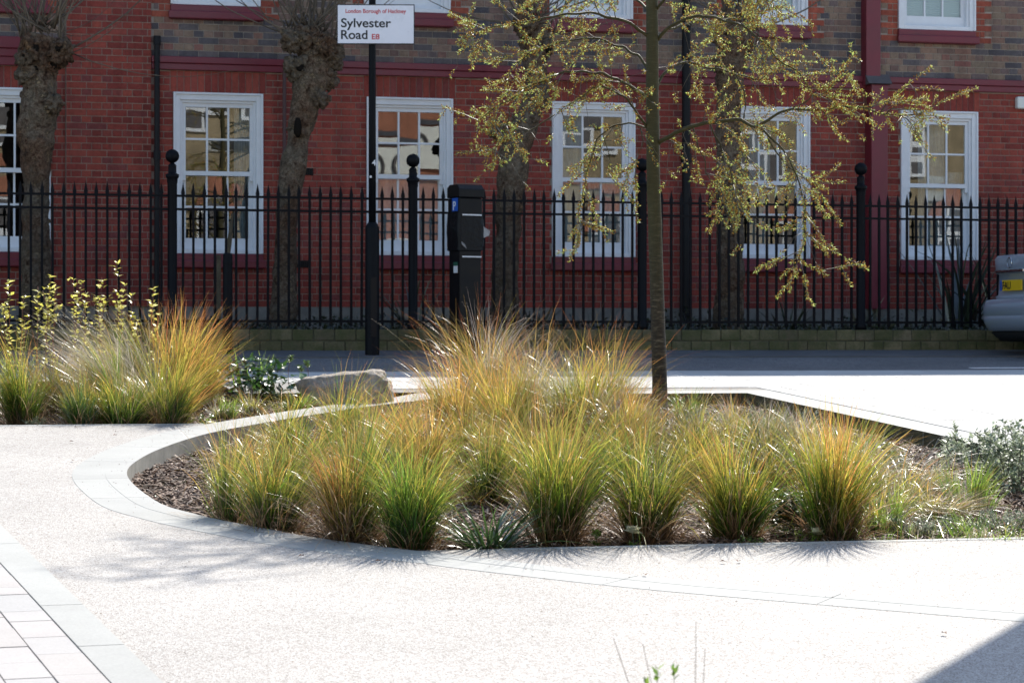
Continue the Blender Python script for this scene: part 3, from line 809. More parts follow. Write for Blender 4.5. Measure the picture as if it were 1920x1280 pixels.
# ---- sash windows
pane_cache = {}
def sash_window(u, z, W, H, upper, dress):
    f = MB()
    y0, y1 = FW - 0.015, FW + 0.14
    f.box(u, u + 0.075, y0, y1, z, z + H).box(u + W - 0.075, u + W, y0, y1, z, z + H)
    f.box(u + 0.075, u + W - 0.075, y0, y1, z + H - 0.085, z + H).box(u + 0.075, u + W - 0.075, y0, y1, z, z + 0.05)
    # architrave bead, then the inner stop
    f.box(u - 0.002, u + 0.022, y0 - 0.02, y0, z + .002, z + H).box(u + W - 0.022, u + W + 0.002, y0 - 0.02, y0, z + .002, z + H).box(u + 0.022, u + W - 0.022, y0 - 0.02, y0, z + H - 0.024, z + H + .001)
    f.box(u + 0.075, u + 0.105, y0 + 0.025, y1, z + 0.05, z + H - 0.085).box(u + W - 0.105, u + W - 0.075, y0 + 0.025, y1, z + 0.05, z + H - 0.085)
    f.box(u + 0.105, u + W - 0.105, y0 + 0.025, y1, z + H - 0.115, z + H - 0.085)
    fr = f.build('window', M['white_paint'], bld, bevel=0.004)
    zm = z + H * 0.497
    def sash(za, zb, yf, lowrail, toprail, stile):
        a, b = u + 0.105, u + W - 0.105
        m_ = MB().box(a, a + stile, yf, yf + 0.04, za, zb).box(b - stile, b, yf, yf + 0.04, za, zb)
        m_.box(a + stile, b - stile, yf, yf + 0.04, za, za + lowrail).box(a + stile, b - stile, yf, yf + 0.04, zb - toprail, zb)
        ga, gb, gc, gd = a + stile, b - stile, za + lowrail, zb - toprail
        bw = 0.011
        for k in (1, 2):
            x = ga + (gb - ga) * k / 3
            m_.box(x - bw, x + bw, yf + 0.006, yf + 0.034, gc, gd)
        zz = (gc + gd) / 2
        for k in range(3):
            x0 = ga + (gb - ga) * k / 3 + (bw if k else 0); x1 = ga + (gb - ga) * (k + 1) / 3 - (bw if k < 2 else 0)
            m_.box(x0, x1, yf + 0.006, yf + 0.034, zz - bw, zz + bw)
        m_.build('sash', M['white_paint'], fr)
        for k in range(3):
            for j in range(2):
                x0, x1 = ga + (gb - ga) * k / 3, ga + (gb - ga) * (k + 1) / 3
                c0, c1 = (gc, zz) if j == 0 else (zz, gd)
                w_, h_ = x1 - x0 - 0.008, c1 - c0 - 0.008
                key = (round(w_, 3), round(h_, 3))
                if key not in pane_cache:
                    pane_cache[key] = MB().box(-w_ / 2, w_ / 2, -0.0015, 0.0015, -h_ / 2, h_ / 2).mesh('pane', M['glass'])
                p = obj('pane', pane_cache[key], fr)
                p.location = ((x0 + x1) / 2, yf + 0.02, (c0 + c1) / 2)
                p.rotation_euler = (random.gauss(0, 0.003), 0, random.gauss(0, 0.003))
    sash(zm - 0.02, z + H - 0.115, FW + 0.035, 0.05, 0.045, 0.038)
    sash(z + 0.05, zm + 0.018, FW + 0.080, 0.125, 0.035, 0.045)
    # horns under the meeting rail
    for xx in (u + 0.105, u + W - 0.143): MB().box(xx, xx + 0.038, FW + 0.037, FW + 0.07, zm - 0.075, zm - 0.0205).build('sash_horn', M['white_paint'], fr)
    # maroon sill: fascia and sloping nose
    s = MB().extrude_y([(u - 0.004, z - 0.17), (u + W + 0.004, z - 0.17), (u + W + 0.004, z - 0.002), (u - 0.004, z - 0.002)], FW - 0.035, FW + 0.13)
    s.box(u - 0.03, u + W + 0.03, FW - 0.085, FW - 0.0352, z - 0.165, z - 0.075)
    s.build('sill', M['maroon'], fr, bevel=0.012)
    if dress == 'blind':
        m_ = MB(); zz = z + 0.08
        while zz < z + H - 0.1:
            m_.box(u + 0.1, u + W - 0.1, FW + 0.17, FW + 0.185, zz, zz + 0.019, rot=Matrix.Rotation(0.5, 3, 'X')); zz += 0.025
        m_.build('venetian_blind', M['blind'], fr)
    elif dress == 'roller':
        MB().box(u + 0.09, u + W - 0.09, FW + 0.19, FW + 0.195, z + 0.12, z + H - 0.05).build('roller_blind', M['blind'], fr)
    elif dress:
        for a, b, *hz in dress:                 # hanging curtain folds between fractions a and b of the width
            nn = 24; vs = []; fs = []
            for k in range(nn + 1):
                x = u + 0.08 + (W - 0.16) * (a + (b - a) * k / nn); yy = FW + 0.24 + 0.02 * math.sin(k * 1.9) + 0.008 * math.sin(k * 5.1)
                vs += [(x, yy, z + 0.02), (x, yy, z + H * (hz[0] if hz else 1.0))]
            for k in range(nn): fs.append((2 * k, 2 * k + 2, 2 * k + 3, 2 * k + 1))
            MB().add(vs, fs).build('curtain', M['curtain'], fr, smooth=True)
low_dress = [[(0.0, 0.25)], [(0.75, 1.0, 0.95)], [(0.0, 1.0, 0.5)], [(0.0, 0.45), (0.5, 1.0, 0.5)], [(0.3, 0.62)], [(0.3, 0.72), (0.72, 1.0, 0.6)], []]
up_dress = ['roller', '', 'roller', 'roller', 'roller', 'blind', '']
for i, u in enumerate(WU):
    sash_window(u, WZ0, WWID, WZ1 - WZ0, False, low_dress[i])
    sash_window(u - 0.03, UZ0, WWID, UZ1 - UZ0, True, up_dress[i])

# ---- rainwater pipes, boxed maroon pipe, vents, alarm box
def fu(x): return wp(x, 300, FW).x
ua, ub = fu(1617), fu(1641)
mb = MB().box(fu(1617) - 0.02, fu(1641), FW - 0.17, FW, 4.62, EAVE).box(fu(1623) - .01, fu(1652), FW - 0.21, FW, 1.93, 4.6195)
bp = mb.build('boxed_pipe', M['maroon'], bld, bevel=0.006)
MB().add([(fu(1618) - .03, FW - 0.26, 4.63), (fu(1654) + .02, FW - 0.26, 4.63), (fu(1654) + .02, FW - 0.15, 4.75), (fu(1618) - .03, FW - 0.15, 4.75), (fu(1618) - .03, FW - 0.15, 4.62), (fu(1654) + .02, FW - 0.15, 4.62)],
         [(0, 1, 2, 3), (0, 3, 4), (1, 5, 2), (0, 4, 5, 1), (3, 2, 5, 4)]).build('lead_cap', M['lead'], bp)
def downpipe(u, r, z0, z1, mat, joints, name='downpipe'):
    m_ = MB().tube([(u, FW - 0.06 - r, z0), (u, FW - 0.06 - r, z1)], [r, r], 14)
    for z in joints: m_.tube([(u, FW - 0.06 - r, z - 0.05), (u, FW - 0.06 - r, z + 0.05)], [r * 1.3, r * 1.3], 14)
    m_.build(name, mat, bld, smooth=False)
downpipe(fu(291) + 0.01, 0.032, 1.6, 4.95, M['pipe'], (2.0, 3.62, 4.9))
downpipe(fu(531), 0.022, 1.6, 4.6, M['brown_pipe'], (3.0,))
downpipe(fu(1281), 0.05, 1.6, EAVE, M['pipe'], (3.7, 2.0, 5.3))
for x, y in ((575, 322), (566, 495)):
    p = wp(x, y, FW)
    m_ = MB().box(p.x - 0.075, p.x + 0.075, FW - 0.012, FW + 0.01, p.z - 0.04, p.z + 0.04)
    for k in range(6): m_.box(p.x - 0.066 + k * 0.0235, p.x - 0.053 + k * 0.0235, FW - 0.02, FW - 0.0121, p.z - 0.032, p.z + 0.032)
    m_.build('air_vent', M['black_plastic'], bld)
p = wp(1914, 194, FW)
al = MB().box(p.x - 0.085, p.x + 0.2, FW - 0.09, FW - 0.002, p.z - 0.075, p.z + 0.075).build('alarm_box', M['white_plastic'], bld, bevel=0.02)

# ================================================================== LOW WALL AND RAILINGS
gwall = thing('garden_wall', (7, 25.95, 1.43), 'low mossy brick wall carrying the black railings', 'wall')
WT = 1.667
core = MB().box(-3, 18, WALL_W + 0.012, WALL_W + 0.33, 1.2, WT - 0.006).build('wall_core', M['mortar_dark'], gwall)
c1 = MB().box(0, 0.214, 0, 0.2, 0, 0.116).mesh('brick', M['brick_mossy'], bevel=0.006)
c2 = MB().box(0, 0.214, 0, 0.02, 0, 0.098).mesh('brick', M['brick_mossy'], bevel=0.005)
c0 = MB().box(0, 0.214, 0, 0.02, 0, 0.075).mesh('brick', M['brick_mossy'], bevel=0.005)
for me_, z, off in ((c1, WT - 0.116, 0.0), (c2, WT - 0.225, 0.11), (c0, WT - 0.31, 0.0)):
    u = -0.3 + off
    while u < 15.2:
        o = obj('brick', me_, core); o.location = (u, WALL_W + random.uniform(-0.006, 0.004), z + random.uniform(-.002, .002))
        o['rnd'] = random.random(); u += 0.2245
RW = 26.0
rail = thing('iron_railing', (7, RW, WT), 'black iron railing with spiked bars and ball-topped posts in front of the brick building', 'railing')
for z, h in ((3.047, 0.012), (2.908, 0.012), (1.752, 0.013)):
    MB().box(-3, 18, RW - 0.012, RW + 0.012, z - h, z + h).build('rail', M['iron'], rail)
bar_me = MB()
b = 0.0120
bar_me.box(-b, b, -b, b, 1.70 - WT, 3.03 - WT)
bar_me.add([(-b, -b, 3.03 - WT), (b, -b, 3.03 - WT), (b, b, 3.03 - WT), (-b, b, 3.03 - WT), (-.020, -.008, 3.08 - WT), (.020, -.008, 3.08 - WT), (.020, .008, 3.08 - WT), (-.020, .008, 3.08 - WT), (0, 0, 3.19 - WT)],
           [(0, 1, 5, 4), (1, 2, 6, 5), (2, 3, 7, 6), (3, 0, 4, 7), (4, 5, 8), (5, 6, 8), (6, 7, 8), (7, 4, 8)])
bar_me = bar_me.mesh('bar', M['iron'])
post_u = [3.184 + 2.55 * k for k in range(-1, 5)]
prof = [(0.062, 0), (0.062, 0.05), (0.05, 0.07), (0.05, 1.50), (0.055, 1.52), (0.055, 1.555), (0.068, 1.57), (0.072, 1.60), (0.058, 1.605), (0.044, 1.615), (0.042, 1.68), (0.046, 1.69), (0.034, 1.705), (0.02, 1.72), (0.018, 1.735), (0.026, 1.745)]
post_me = MB().lathe(prof, 16).mesh('post', M['iron'], smooth=True)
ball_me = MB().ball((0, 0, 1.79), 0.072, 3).mesh('ball_finial', M['iron'], smooth=True)
for u in post_u:
    p = obj('post', post_me, rail); p.location = (u, RW, WT)
    q = obj('ball_finial', ball_me, p)
    for k in range(1, 23):
        x = u + 2.55 * k / 23
        if x < 14.6 and x > 0.6:
            o = obj('bar', bar_me, rail); o.location = (x, RW, WT); o.rotation_euler = (random.gauss(0, .002), random.gauss(0, .002), 0)
sheet('raised_bed', [(-3, WALL_W + 0.3), (18, WALL_W + 0.3), (18, FW - 0.02), (-3, FW - 0.02)], [], lambda u, w: WT - 0.03 + 0.03 * noise.noise((u * 2, w * 2, 0)), M['soil'],
      inner=[(u * 0.2, w) for u in range(-14, 90) for w in (26.4, 26.8, 27.2, 27.6, 27.95)])
# ================================================================== POLLARDED PLANE TREES BEHIND THE RAILINGS
def plane_tree(W, pts, burrs, head, label, hollow=None, nshoot=46, bare=None):
    P = [wp(x, y, W) for x, y, _ in pts]
    sc = [FPX / (p.x * SN + p.y * CS) for p in P]
    R = [0.44 * w / s for (_, _, w), s in zip(pts, sc)]
    base = Vector((P[0].x, W, WT - 0.05))
    P = [base] + P; R = [R[0] * 1.18] + R
    # refine
    pts3 = catmull([p for p in P], 7)
    rr = []
    for i in range(len(P) - 1):
        for k in range(7): rr.append(R[i] + (R[i + 1] - R[i]) * k / 7)
    rr.append(R[-1])
    t = thing('pollarded_tree', base, label, 'tree', 'pollarded plane trees behind the railings')
    fine = resample(pts3, 0.03); L0 = len(fine)
    rf = np.interp(np.linspace(0, 1, L0), np.linspace(0, 1, len(rr)), rr)
    m_ = MB().tube(fine, rf, 40, wob=0.20, wsc=4.5)
    # knots pressed into the trunk
    for _ in range(26):
        i = random.randrange(len(pts3) // 4, len(pts3)); a = random.uniform(0, 6.28)
        c = pts3[i] + Vector((math.cos(a), math.sin(a), 0)) * rr[i] * 0.85
        m_.ball(c, rr[i] * random.uniform(0.15, 0.36), 3, 0.6, 2.0, scale=(1, 1, random.uniform(.6, 1.6)))
    m_.build('trunk', M['plane_bark'], t, smooth=True)
    for x, y, r_ in burrs:
        c = wp(x, y, W - 0.06 + random.uniform(-.08, .05)); s = r_ / 172.0
        bb = MB().ball(c, s, 4, 0.6, 2.2)
        for _ in range(7):
            d = Vector((random.gauss(0, 1), -abs(random.gauss(0, 1)), random.gauss(0, 1))).normalized()
            bb.ball(c + d * s * 0.8, s * random.uniform(0.22, 0.45), 3, 0.6, 2.5, scale=(1, 1, random.uniform(.7, 1.5)))
        bo = bb.build('burr', M['plane_bark'], t, smooth=True)
        if random.random() < .45:
            MB().ball(c + Vector((random.uniform(-.5, .5) * s, -s * 1.0, random.uniform(-.4, .4) * s)), s * random.uniform(.14, .26), 3, .8, 2, scale=(random.uniform(.6, 1.3), .5, random.uniform(.7, 1.8))).build('hollow', M['hollow'], bo, smooth=True)
    if hollow:
        c = wp(hollow[0], hollow[1], W - 0.15)
        MB().ball(c, 0.06, 2, 0.2, 2, scale=(0.75, 0.5, 1.9)).build('hollow', M['hollow'], t, smooth=True)
    # last years' shoots, sprung from the head in a broom
    hp = [wp(x, y, W + random.uniform(-.1, .1)) for x, y in head]
    m_ = MB()
    for k in range(nshoot):
        h = random.choice(hp) + Vector((random.gauss(0, .05), random.gauss(0, .05), random.gauss(0, .03)))
        a = random.choice((0, math.pi)) + random.gauss(0, .8); tilt = abs(random.gauss(0, 0.8)) + 0.05
        d = Vector((math.sin(tilt) * math.cos(a), math.sin(tilt) * math.sin(a) * 0.7, math.cos(tilt)))
        L = random.uniform(0.7, 2.0); pp = [h]; q = d.copy()
        for j in range(7):
            q = (q + Vector((random.gauss(0, .06), random.gauss(0, .06), 0.10))).normalized()
            pp.append(pp[-1] + q * L / 7)
        r0 = random.uniform(0.006, 0.013)
        m_.tube(pp, [r0 * (1 - 0.75 * j / 7) for j in range(8)], 5)
    o = m_.build('shoots', M['shoot'], t, smooth=True); o['kind'] = 'stuff'
    return t
plane_tree(27.0, [(66, 600, 64), (68, 480, 60), (69, 330, 56), (66, 245, 56), (72, 205, 74), (74, 150, 76), (72, 110, 74), (80, 70, 84)],
           [(112, 98, 24), (60, 92, 22), (55, 138, 22), (100, 196, 17), (90, 120, 20), (48, 108, 18), (84, 138, 16)],
           [(55, 62), (75, 52), (95, 55), (112, 75), (85, 60), (118, 95), (45, 70)], 'stout knobbly pollarded plane tree at the left end of the railings', nshoot=60)
plane_tree(27.0, [(531, 600, 56), (535, 480, 48), (541, 380, 46), (550, 310, 46), (560, 250, 56), (573, 195, 46), (580, 150, 64), (588, 100, 78), (590, 80, 70)],
           [(622, 106, 22), (556, 128, 22), (600, 84, 24), (612, 148, 19), (548, 78, 20), (600, 186, 16), (575, 72, 22), (628, 88, 15)],
           [(545, 65), (565, 55), (585, 58), (605, 62), (625, 80), (575, 60)], 'pollarded plane tree with a dark hollow, beside the street name sign', hollow=(558, 240), nshoot=62)
plane_tree(26.9, [(944, 600, 60), (948, 480, 56), (957, 370, 52), (964, 300, 62), (982, 240, 66), (1003, 185, 56), (1005, 135, 46), (1000, 95, 50), (1000, 55, 58)],
           [(1000, 60, 24), (1018, 90, 18), (985, 45, 22), (935, 245, 18), (1010, 180, 20)], [(985, 40), (1000, 30), (1015, 45), (1025, 70), (975, 60)],
           'leaning pollarded plane tree right of the parking ticket machine', nshoot=50)
plane_tree(26.9, [(1366, 600, 60), (1370, 480, 56), (1368, 360, 54), (1366, 250, 52), (1370, 160, 52), (1376, 95, 60), (1378, 50, 70)],
           [(1395, 80, 22), (1360, 70, 22), (1378, 40, 26), (1350, 120, 16)], [(1360, 35), (1380, 25), (1400, 35), (1415, 60)],
           'straight pollarded plane tree behind the drooping branches of the young street tree', nshoot=58)

# ================================================================== BLADES AND LEAVES
def blades(n, c, rb, lo, hi, t0, t1, droop, width, lean=(0, 0), seg=6, az=None, zf=None, tw=0.6, tufts=0, chaos=0.0, curl=1.6):
    c = np.asarray(c, float)
    if tufts:                      # the clump is several tufts, each with its own lean, height and curl
        ti = rng.integers(0, tufts, n)
        ta = rng.uniform(0, 2 * np.pi, tufts); tt = t0 + (t1 - t0) * rng.uniform(0.05, 0.9, tufts); tl = rng.uniform(0.5, 1.2, tufts); td = rng.uniform(0.2, 1.8, tufts); tr = rng.uniform(-.3, .3, tufts)
        a = ta[ti] + rng.normal(0, 0.6, n)
        tq = rng.uniform(0.2, 1.9, tufts); rad = rb * tq[ti] * (0.75 + 0.35 * rng.uniform(0, 1, n)); a0 = ta[ti] + rng.normal(0, .4, n)
        tilt = np.abs(tt[ti] + rng.normal(0, 0.13, n)); L = rng.uniform(lo, hi, n) * tl[ti]; dr = droop * td[ti] * rng.uniform(0.4, 1.4, n)
        wild = rng.uniform(0, 1, n) < 0.22
        a = np.where(wild, rng.uniform(0, 2 * np.pi, n), a); tilt = np.where(wild, tilt * rng.uniform(.6, 2.4, n) + .1, tilt); dr = np.where(wild, dr * 1.7, dr); L = np.where(wild, L * rng.uniform(.5, 1.1, n), L)
        rshift = tr[ti]
    else:
        a = rng.uniform(0, 2 * np.pi, n) if az is None else rng.normal(az[0], az[1], n)
        rad = rb * np.sqrt(rng.uniform(0, 1, n)); a0 = a + rng.normal(0, 0.7, n)
        L = rng.uniform(lo, hi, n); tilt = t0 + (t1 - t0) * rng.uniform(0, 1, n) ** 1.15
        dr = droop * rng.uniform(0.35, 1.4, n); rshift = np.zeros(n)
    base = np.stack([c[0] + rad * np.cos(a0), c[1] + rad * np.sin(a0), np.full(n, c[2]) - 0.01], 1)
    kink = rng.normal(0, chaos, (n, 2))
    pos = base.copy(); P = [pos.copy()]
    ca, sa = np.cos(a), np.sin(a)
    for k in range(seg):
        s = (k + 0.5) / seg
        tl = tilt + dr * s ** curl
        d = np.stack([np.sin(tl) * ca + lean[0] * s, np.sin(tl) * sa + lean[1] * s, np.cos(tl)], 1)
        d += rng.normal(0, 0.035, d.shape); d[:, :2] += kink * s
        d /= np.linalg.norm(d, axis=1, keepdims=True)
        pos = pos + d * (L / seg)[:, None]; P.append(pos.copy())
    P = np.stack(P, 1)                                  # n, seg+1, 3
    pa = a + np.pi / 2 + rng.normal(0, tw, n)
    side = np.stack([np.cos(pa), np.sin(pa), rng.normal(0, .15, n)], 1)
    s = np.linspace(0, 1, seg + 1)
    prof = np.clip(np.minimum(0.55 + s * 2, 1.0) * (1 - s ** 2.2), 0.06, 1)
    wd = width * rng.uniform(0.6, 1.3, n)
    off = side[:, None, :] * (wd[:, None] * prof[None, :] * 0.5)[:, :, None]
    V = np.stack([P - off, P + off], 2).reshape(-1, 3)
    i0 = (np.arange(n) * (seg + 1) * 2)[:, None] + (np.arange(seg) * 2)[None, :]
    F = np.stack([i0, i0 + 1, i0 + 3, i0 + 2], 2).reshape(-1, 4)
    v = np.broadcast_to(s[None, :, None], (n, seg + 1, 2)).reshape(-1)
    r = np.broadcast_to((rng.uniform(0, 1, n) + rshift)[:, None, None], (n, seg + 1, 2)).reshape(-1)
    return V, F, v, r
def blade_part(name, mat, parent, parts, kind=None):
    Vs, Fs, vv, rr = [], [], [], []; o = 0
    for V, F, v, r in parts:
        Vs.append(V); Fs.append(F + o); vv.append(v); rr.append(r); o += len(V)
    me = np_mesh(name, np.concatenate(Vs), np.concatenate(Fs), mat, {'v': np.concatenate(vv), 'rnd': np.concatenate(rr)}, smooth=True)
    ob = obj(name, me, parent)
    ob['kind'] = kind or 'stuff'        # blades too fine to pick apart one by one
    return ob
def leaves(P, D, N, L, Wd, fold=0.25, curl=0.0):
    """leaf blades: P base, D direction, N up-ish, arrays; 6 verts, 2 quads each"""
    P = np.asarray(P, float); D = np.asarray(D, float); N = np.asarray(N, float)
    D /= np.linalg.norm(D, axis=1, keepdims=True)
    S = np.cross(D, N); S /= np.linalg.norm(S, axis=1, keepdims=True) + 1e-9
    U = np.cross(S, D)
    L = np.asarray(L)[:, None]; Wd = np.asarray(Wd)[:, None]
    b = P; m1 = P + D * L * 0.35 + U * L * 0.04; m2 = P + D * L * 0.72 + U * L * (0.04 - curl * 0.5); t = P + D * L - U * L * curl
    l1 = P + D * L * 0.38 + S * Wd * 0.5 + U * Wd * fold; r1 = P + D * L * 0.38 - S * Wd * 0.5 + U * Wd * fold
    V = np.stack([b, l1, m2, r1, t, m1], 1)
    n = len(P)
    i = np.arange(n)[:, None] * 6
    F = np.concatenate([i + np.array([[0, 5, 1, 1]]), i + np.array([[5, 2, 1, 1]]), i + np.array([[1, 2, 4, 4]]), i + np.array([[0, 3, 5, 5]]), i + np.array([[5, 3, 2, 2]]), i + np.array([[3, 4, 2, 2]])], 0)[:, :3]
    r = np.repeat(rng.uniform(0, 1, n), 6)
    return V.reshape(-1, 3), F, r
def leaf_part(name, mat, parent, sets, kind=None):
    Vs, Fs, rr = [], [], []; o = 0
    for V, F, r in sets:
        Vs.append(V); Fs.append(F + o); rr.append(r); o += len(V)
    me = np_mesh(name, np.concatenate(Vs), np.concatenate(Fs), mat, {'rnd': np.concatenate(rr)})
    ob = obj(name, me, parent)
    ob['kind'] = kind or 'stuff'
    return ob

# ================================================================== TUFTS OF ORNAMENTAL GRASS
def soil_z(u, w):
    if in_poly((u, w), bed_main): return soil_main(u, w)
    if in_poly((u, w), bed_left): return soil_left(u, w)
    return gz(w)
def grass(px, py, h, spread, n, mats, label, lean=(0, 0), droop=0.9, dry=0.18, rb=0.09, group='clumps of ornamental grass', width=0.0042, dep=None, low=0.0):
    p = gp(px, py); p.z = soil_z(p.x, p.y)
    t = thing('grass_clump', p, label, 'grass', group)
    k = len(mats); n = int(n * 0.92)
    lean = (lean[0] + random.gauss(0.05, 0.16), lean[1] + random.gauss(0, 0.16)); h *= random.uniform(0.84, 1.12); spread *= random.uniform(0.8, 1.15)
    for i, m_ in enumerate(mats):
        blade_part('blades', M[m_], t, [blades(n // k, p, rb * 0.62, h * 0.6, h * 1.34, low, spread * 0.86, droop * 1.45, width * 1.08, lean, tufts=max(3, 10 // k), chaos=0.36, seg=8, curl=2.3)])
    blade_part('wisps', M['grass_gold' if mats[0] != 'grass_pink' else 'grass_pink'], t, [blades(int(n * 0.2), p, rb, h * 0.9, h * 1.5, low * .5, spread * 0.95, droop * 1.9, width * 0.5, lean, chaos=0.45, seg=8)])
    if dry:
        blade_part('dry_stems', M['grass_dry'], t, [blades(int(n * dry * 1.7), p, rb * 1.2, h * 0.25, h * 0.85, 0.2, spread + 0.95, droop * 1.3, width * 1.2, lean, chaos=0.3)])
    return t
FG = 'grass clumps along the front of the large bed'
grass(437, 968, 0.50, 0.34, 800, ['grass_green', 'grass_green', 'grass_gold'], 'narrow green grass clump at the left end of the front row, beside bare bark mulch', (0.2, 0), rb=0.06, group=FG)
grass(520, 986, 0.56, 0.42, 1150, ['grass_green', 'grass_gold'], 'wide arching green and gold grass clump, second in the front row', (0.5, 0), 0.8, rb=0.09, group=FG)
grass(662, 1008, 0.58, 0.46, 1200, ['grass_green', 'grass_orange', 'grass_gold'], 'rusty brown based grass clump, third in the front row', (0.12, 0), 0.75, rb=0.085, dry=0.35, group=FG)
grass(772, 1022, 0.52, 0.42, 1250, ['grass_green', 'grass_green', 'grass_fresh'], 'bright green grass clump touching the kerb where the curve meets the straight edge', (0.22, 0), 0.8, rb=0.085, dry=0.1, group=FG)
grass(1046, 1010, 0.60, 0.44, 1300, ['grass_green', 'grass_gold'], 'dark green vase shaped grass clump left of the cream flower', (0.3, 0), 0.7, rb=0.09, dry=0.2, group=FG)
grass(1214, 1006, 0.60, 0.46, 1300, ['grass_green', 'grass_gold'], 'green grass clump with golden tips directly right of the cream flower', (0.36, 0), 0.7, rb=0.085, group=FG)
grass(1378, 1002, 0.56, 0.48, 1200, ['grass_green', 'grass_gold'], 'fanned green grass clump, second from the right in the front row', (0.02, 0), 0.7, rb=0.085, group=FG)
grass(1566, 1000, 0.50, 0.46, 1200, ['grass_gold', 'grass_gold', 'grass_green'], 'tall yellow-gold grass clump at the right end of the front row', (0.05, 0), 0.7, rb=0.09, group=FG)
MG = 'grass clumps in the middle of the large bed'
grass(560, 900, 0.52, 0.6, 900, ['grass_gold', 'grass_green'], 'yellow-green grass clump behind the two leftmost front clumps', (0.25, 0), 1.0, group=MG)
grass(690, 880, 0.55, 0.6, 1000, ['grass_gold', 'grass_gold'], 'yellow grass clump behind the rusty brown front clump', (0.1, 0), 1.0, group=MG)
grass(450, 880, 0.36, 0.6, 450, ['grass_orange', 'grass_gold'], 'low tan grass clump next to the inner face of the curved kerb', (0.25, 0), 1.3, group=MG, dry=0.6)
grass(800, 905, 0.55, 0.5, 1000, ['grass_orange', 'grass_gold'], 'orange grass clump in the second row behind the bright green kerbside clump', (0.05, 0), 0.8, group=MG)
grass(905, 925, 0.52, 0.6, 900, ['grass_orange', 'grass_gold', 'grass_green'], 'untidy orange and green grass clump behind the strap leaved plant', (-0.1, 0), 1.0, group=MG)
grass(880, 850, 0.55, 0.5, 1000, ['grass_orange', 'grass_orange', 'grass_gold'], 'rust coloured grass clump in the centre of the bed below the big mound', (0, 0), 0.8, group=MG)
grass(1130, 900, 0.50, 0.6, 900, ['grass_gold', 'grass_green'], 'golden grass clump filling the gap behind the cream flower', (0.1, 0), 1.0, group=MG)
grass(1010, 870, 0.52, 0.6, 900, ['grass_gold', 'grass_orange'], 'golden grass clump behind the dark green vase shaped clump', (0, 0), 1.0, group=MG)
grass(1300, 890, 0.50, 0.6, 900, ['grass_gold', 'grass_green'], 'golden grass clump right of the young tree trunk, second row', (0.2, 0), 1.0, group=MG)
grass(1450, 880, 0.42, 0.7, 750, ['grass_gold', 'grass_pink'], 'pale golden grass clump behind the two rightmost front clumps', (0.2, 0), 1.1, group=MG)
grass(1255, 845, 0.42, 0.6, 700, ['grass_gold', 'grass_orange'], 'small golden grass clump at the foot of the young tree', (0.1, 0), 1.0, group=MG)
BG = 'grass clumps making the big mound at the back of the large bed'
for x, y, h, ms, lb, ln in [
        (860, 800, 0.62, ['grass_gold', 'grass_orange', 'grass_pink'], 'orange tipped grass clump at the left edge of the big mound', (-0.22, 0)),
        (950, 815, 0.60, ['grass_gold', 'grass_gold', 'grass_green'], 'yellow-green grass clump at the front of the big mound', (0, 0)),
        (1000, 785, 0.68, ['grass_gold', 'grass_pink', 'grass_gold'], 'tallest golden grass clump in the middle of the big mound', (0, 0)),
        (1085, 800, 0.62, ['grass_gold', 'grass_green', 'grass_pink'], 'golden grass clump at the right of the big mound', (0.12, 0)),
        (905, 770, 0.72, ['grass_gold', 'grass_orange', 'grass_pink'], 'red tipped grass clump in front of the parking ticket machine', (-0.05, 0)),
        (1140, 775, 0.62, ['grass_gold', 'grass_pink', 'grass_orange'], 'orange grass clump between the big mound and the young tree trunk', (0.1, 0)),
        (1170, 820, 0.42, ['grass_gold', 'grass_pink'], 'low pale grass clump left of the young tree trunk', (0.1, 0))]:
    t = grass(x, y, h * 0.98, 0.6, 1400, ms, lb, ln, 0.8, rb=0.12, group=BG, dry=0.22)
    blade_part('tall_blades', M['grass_orange'], t, [blades(60, Vector(t.location), 0.14, h * 1.05, h * 1.6, 0.0, 0.5, 0.8, 0.0045, (ln[0], 0), chaos=.3, seg=8)])
grass(640, 815, 0.46, 0.75, 500, ['grass_gold', 'grass_green'], 'short yellow grass clump leaning over the kerb below the boulder', (0.1, 0), 1.0, group=MG)
grass(540, 830, 0.44, 0.75, 500, ['grass_gold', 'grass_green'], 'short yellow-green grass clump under the left part of the curved kerb', (0.1, 0), 1.0, group=MG)
grass(750, 830, 0.50, 0.7, 700, ['grass_gold', 'grass_orange'], 'short golden grass clump right below the boulder', (0.05, 0), 1.0, group=MG)
LG = 'grass clumps in the left-hand bed'
grass(45, 783, 0.53, 0.5, 900, ['grass_green', 'grass_gold'], 'upright green and gold grass clump at the left edge of the picture', (0.05, 0), 0.7, group=LG)
grass(100, 765, 0.57, 0.5, 800, ['grass_gold', 'grass_orange'], 'orange sided grass clump beside the leftmost clump', (0.08, 0), 0.8, group=LG)
grass(150, 790, 0.39, 0.4, 600, ['grass_green', 'grass_deep'], 'small dark green upright grass clump at the front of the left-hand bed', (0.02, 0), 0.6, group=LG)
grass(215, 775, 0.71, 0.5, 1200, ['grass_pink', 'grass_pink', 'grass_green'], 'pale silvery grass clump blown to the left below the yellow leaved shrubs', (-1.5, 0), 0.4, group=LG)
grass(235, 790, 0.46, 0.6, 900, ['grass_green', 'grass_green'], 'bushy green grass clump at the kerb of the left-hand bed', (-0.1, 0), 0.9, group=LG)
grass(270, 760, 0.71, 0.5, 1000, ['grass_pink', 'grass_gold', 'grass_green'], 'silvery green grass clump blown to the left in the middle of the left-hand bed', (-1.3, 0), 0.4, group=LG)
grass(322, 790, 0.57, 0.38, 900, ['grass_orange', 'grass_gold', 'grass_green'], 'rust stemmed grass clump at the right-hand corner of the left-hand bed', (0.1, 0), 0.6, group=LG)
